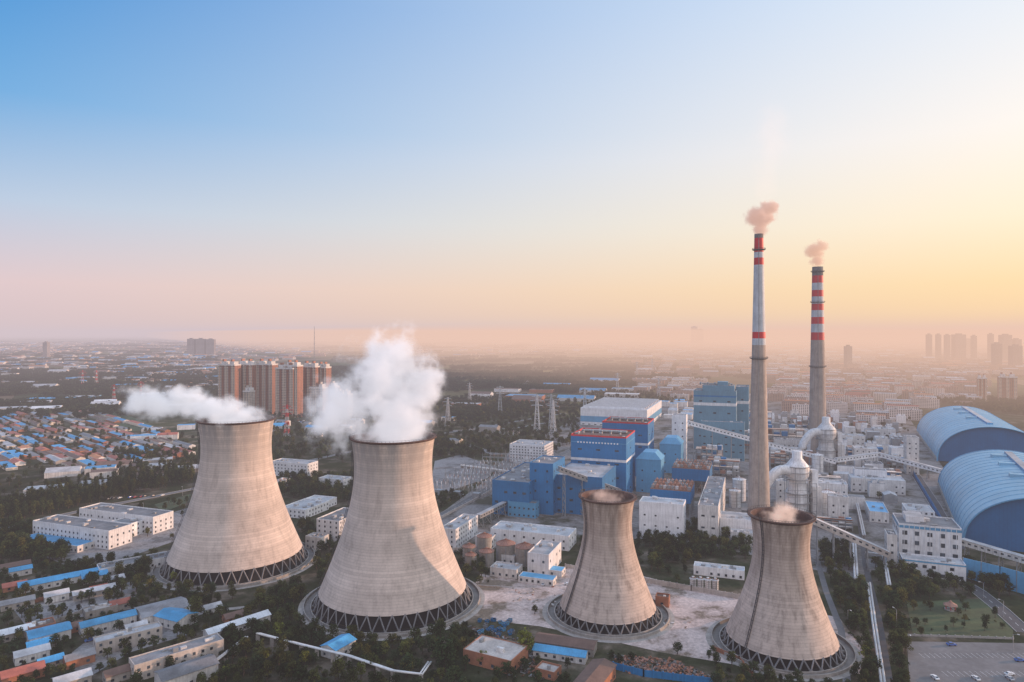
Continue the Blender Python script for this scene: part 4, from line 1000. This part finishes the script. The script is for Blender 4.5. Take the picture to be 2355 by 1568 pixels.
# ------------------------------------------------------------ steam
def plume(name,lobes,s1,a1,s2,b,D,emis,alb=(.97,.97,.98),off=-.05,edge=.35,step=.45,g=.2,pw=1.5):
    m,t,o=newmat(name+'_vapour'); tc=t.new('ShaderNodeTexCoord'); P=tc.outputs['Object']
    n1=t.noise(P,s1,3,.5,out=1); dv=t.v('SCALE',t.v('SUBTRACT',n1,(.5,.5,.5)),scale=a1); Q=t.v('ADD',P,dv)
    mx=None
    for c,r in lobes:
        q=t.v('DIVIDE',t.v('SUBTRACT',Q,tuple(c)),tuple(r)); v=t.m('SUBTRACT',1.0,t.v('LENGTH',q)); mx=v if mx is None else t.m('MAXIMUM',mx,v)
    n2=t.noise(P,s2,6,.62); val=t.m('ADD',t.m('ADD',mx,off),t.m('MULTIPLY',t.m('SUBTRACT',n2,.5),b))
    den=t.m('MULTIPLY',t.m('POWER',t.mr(val,0,edge,0,1,True),pw),D)
    vs=t.new('ShaderNodeVolumeScatter'); vs.inputs['Color'].default_value=(*alb,1); t.l.new(den,vs.inputs['Density']); vs.inputs['Anisotropy'].default_value=g
    va=t.new('ShaderNodeVolumeAbsorption'); va.inputs['Color'].default_value=(*alb,1); t.l.new(den,va.inputs['Density'])
    em=t.new('ShaderNodeEmission'); em.inputs[0].default_value=(*emis,1); t.l.new(den,em.inputs[1])  # added glow in place of light scattered many times inside the vapour
    ad=t.new('ShaderNodeAddShader'); t.l.new(vs.outputs[0],ad.inputs[0]); t.l.new(em.outputs[0],ad.inputs[1])
    ad2=t.new('ShaderNodeAddShader'); t.l.new(ad.outputs[0],ad2.inputs[0]); t.l.new(va.outputs[0],ad2.inputs[1]); t.l.new(ad2.outputs[0],o.inputs['Volume'])
    try: m.cycles.volume_step_rate=step
    except Exception: pass
    lo=[min(c[i]-r[i]-a1*.25 for c,r in lobes) for i in range(3)]; hi=[max(c[i]+r[i]+a1*.25 for c,r in lobes) for i in range(3)]
    mb=MB(); mb.box(lo[0],hi[0],lo[1],hi[1],lo[2],hi[2],m,skip=''); mb.obj(name)
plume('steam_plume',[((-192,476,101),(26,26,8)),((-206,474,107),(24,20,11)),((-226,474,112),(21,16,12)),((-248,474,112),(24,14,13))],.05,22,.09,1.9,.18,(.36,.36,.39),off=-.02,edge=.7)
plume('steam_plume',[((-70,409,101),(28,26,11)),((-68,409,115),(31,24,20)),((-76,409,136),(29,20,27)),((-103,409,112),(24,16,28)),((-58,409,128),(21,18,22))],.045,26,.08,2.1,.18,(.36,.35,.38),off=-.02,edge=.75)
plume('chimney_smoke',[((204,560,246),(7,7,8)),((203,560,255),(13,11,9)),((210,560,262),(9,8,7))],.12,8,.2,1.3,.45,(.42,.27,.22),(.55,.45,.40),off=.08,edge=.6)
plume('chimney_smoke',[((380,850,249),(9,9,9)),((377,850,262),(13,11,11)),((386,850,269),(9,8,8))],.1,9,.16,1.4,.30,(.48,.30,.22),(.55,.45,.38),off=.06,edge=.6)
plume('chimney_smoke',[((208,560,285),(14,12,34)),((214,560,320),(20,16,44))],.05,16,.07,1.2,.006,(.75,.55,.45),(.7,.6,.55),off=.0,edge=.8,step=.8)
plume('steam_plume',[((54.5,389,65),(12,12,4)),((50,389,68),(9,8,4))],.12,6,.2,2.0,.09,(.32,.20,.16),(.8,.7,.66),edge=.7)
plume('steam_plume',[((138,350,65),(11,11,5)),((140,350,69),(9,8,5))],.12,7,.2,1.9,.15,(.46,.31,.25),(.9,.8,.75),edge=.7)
# ------------------------------------------------------------ sun, sky
AZ=math.radians(80); EL=math.radians(9)
sd=Vector((math.sin(AZ)*math.cos(EL),math.cos(AZ)*math.cos(EL),math.sin(EL)))
L=bpy.data.lights.new('sun','SUN'); L.energy=4.8; L.angle=math.radians(.53); L.color=(1.0,.60,.40)
so=bpy.data.objects.new('sun',L); COL.objects.link(so); so.rotation_euler=sd.to_track_quat('Z','Y').to_euler(); so.location=(600,100,400)
W=bpy.data.worlds.new('World'); scene.world=W; W.use_nodes=True; W.node_tree.nodes.clear(); t=NT(W.node_tree)
o=t.new('ShaderNodeOutputWorld'); bg=t.new('ShaderNodeBackground'); bg.inputs[1].default_value=.1
sk=t.new('ShaderNodeTexSky'); sk.sky_type='NISHITA'; sk.sun_disc=False; sk.sun_elevation=EL; sk.sun_rotation=AZ; sk.dust_density=2.0; sk.air_density=1.0
tc=t.new('ShaderNodeTexCoord'); D=t.v('NORMALIZE',tc.outputs['Generated']); sp=t.new('ShaderNodeSeparateXYZ'); t.l.new(D,sp.inputs[0])
e=t.mr(sp.outputs[2],0,.6,0,1)
S=lambda d:math.sin(math.radians(d))/.6
away=t.ramp(e,[(0,lin(218,196,198)),(S(3.5),lin(228,204,206)),(S(9),lin(188,206,228)),(S(16),lin(112,174,226)),(S(25),lin(46,142,214)),(1,lin(90,150,210))])
sunw=t.ramp(e,[(0,lin(255,210,150)),(S(3.5),lin(255,222,168)),(S(8),lin(255,238,208)),(S(14),lin(252,244,236)),(S(25),lin(226,236,248)),(1,lin(200,218,236))])
dt=t.v('DOT_PRODUCT',D,(math.sin(AZ),math.cos(AZ),0.0))
f=t.mr(dt,-.45,.72,0,1)
c=t.mix(f,away,sunw)
back_fill=t.mr(sp.outputs[1],-.5,.1,1,0,True)  # mask for the unseen sky behind the camera, an added fill
c=t.mix(t.m('MULTIPLY',back_fill,.6),c,lin(232,220,220))
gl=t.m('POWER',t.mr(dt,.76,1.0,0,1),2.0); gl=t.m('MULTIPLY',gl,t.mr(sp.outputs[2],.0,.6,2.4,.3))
gl=t.m('ADD',gl,t.m('MULTIPLY',back_fill,.40)); gl=t.m('ADD',gl,t.mr(sp.outputs[2],.5,.8,0,.5)); gl=t.m('ADD',gl,t.m('MULTIPLY',f,.06))  # extra brightness added behind and overhead to fill the camera-facing sides
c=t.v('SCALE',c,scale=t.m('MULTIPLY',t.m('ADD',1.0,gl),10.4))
c=t.mix(.05,c,sk.outputs[0])
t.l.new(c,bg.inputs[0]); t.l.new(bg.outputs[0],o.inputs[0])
# ------------------------------------------------------------ camera
cam=bpy.data.cameras.new('camera'); co=bpy.data.objects.new('camera',cam); COL.objects.link(co)
co.location=(0,0,H); co.rotation_euler=(math.radians(90),0,0); cam.lens=24; cam.sensor_width=36; cam.shift_y=-19/2355; cam.clip_end=100000; cam.clip_start=1
scene.camera=co
scene.view_settings.view_transform='Standard'; scene.view_settings.look='None'; scene.view_settings.exposure=0
print('trees',cnt,'objects',len(bpy.data.objects))
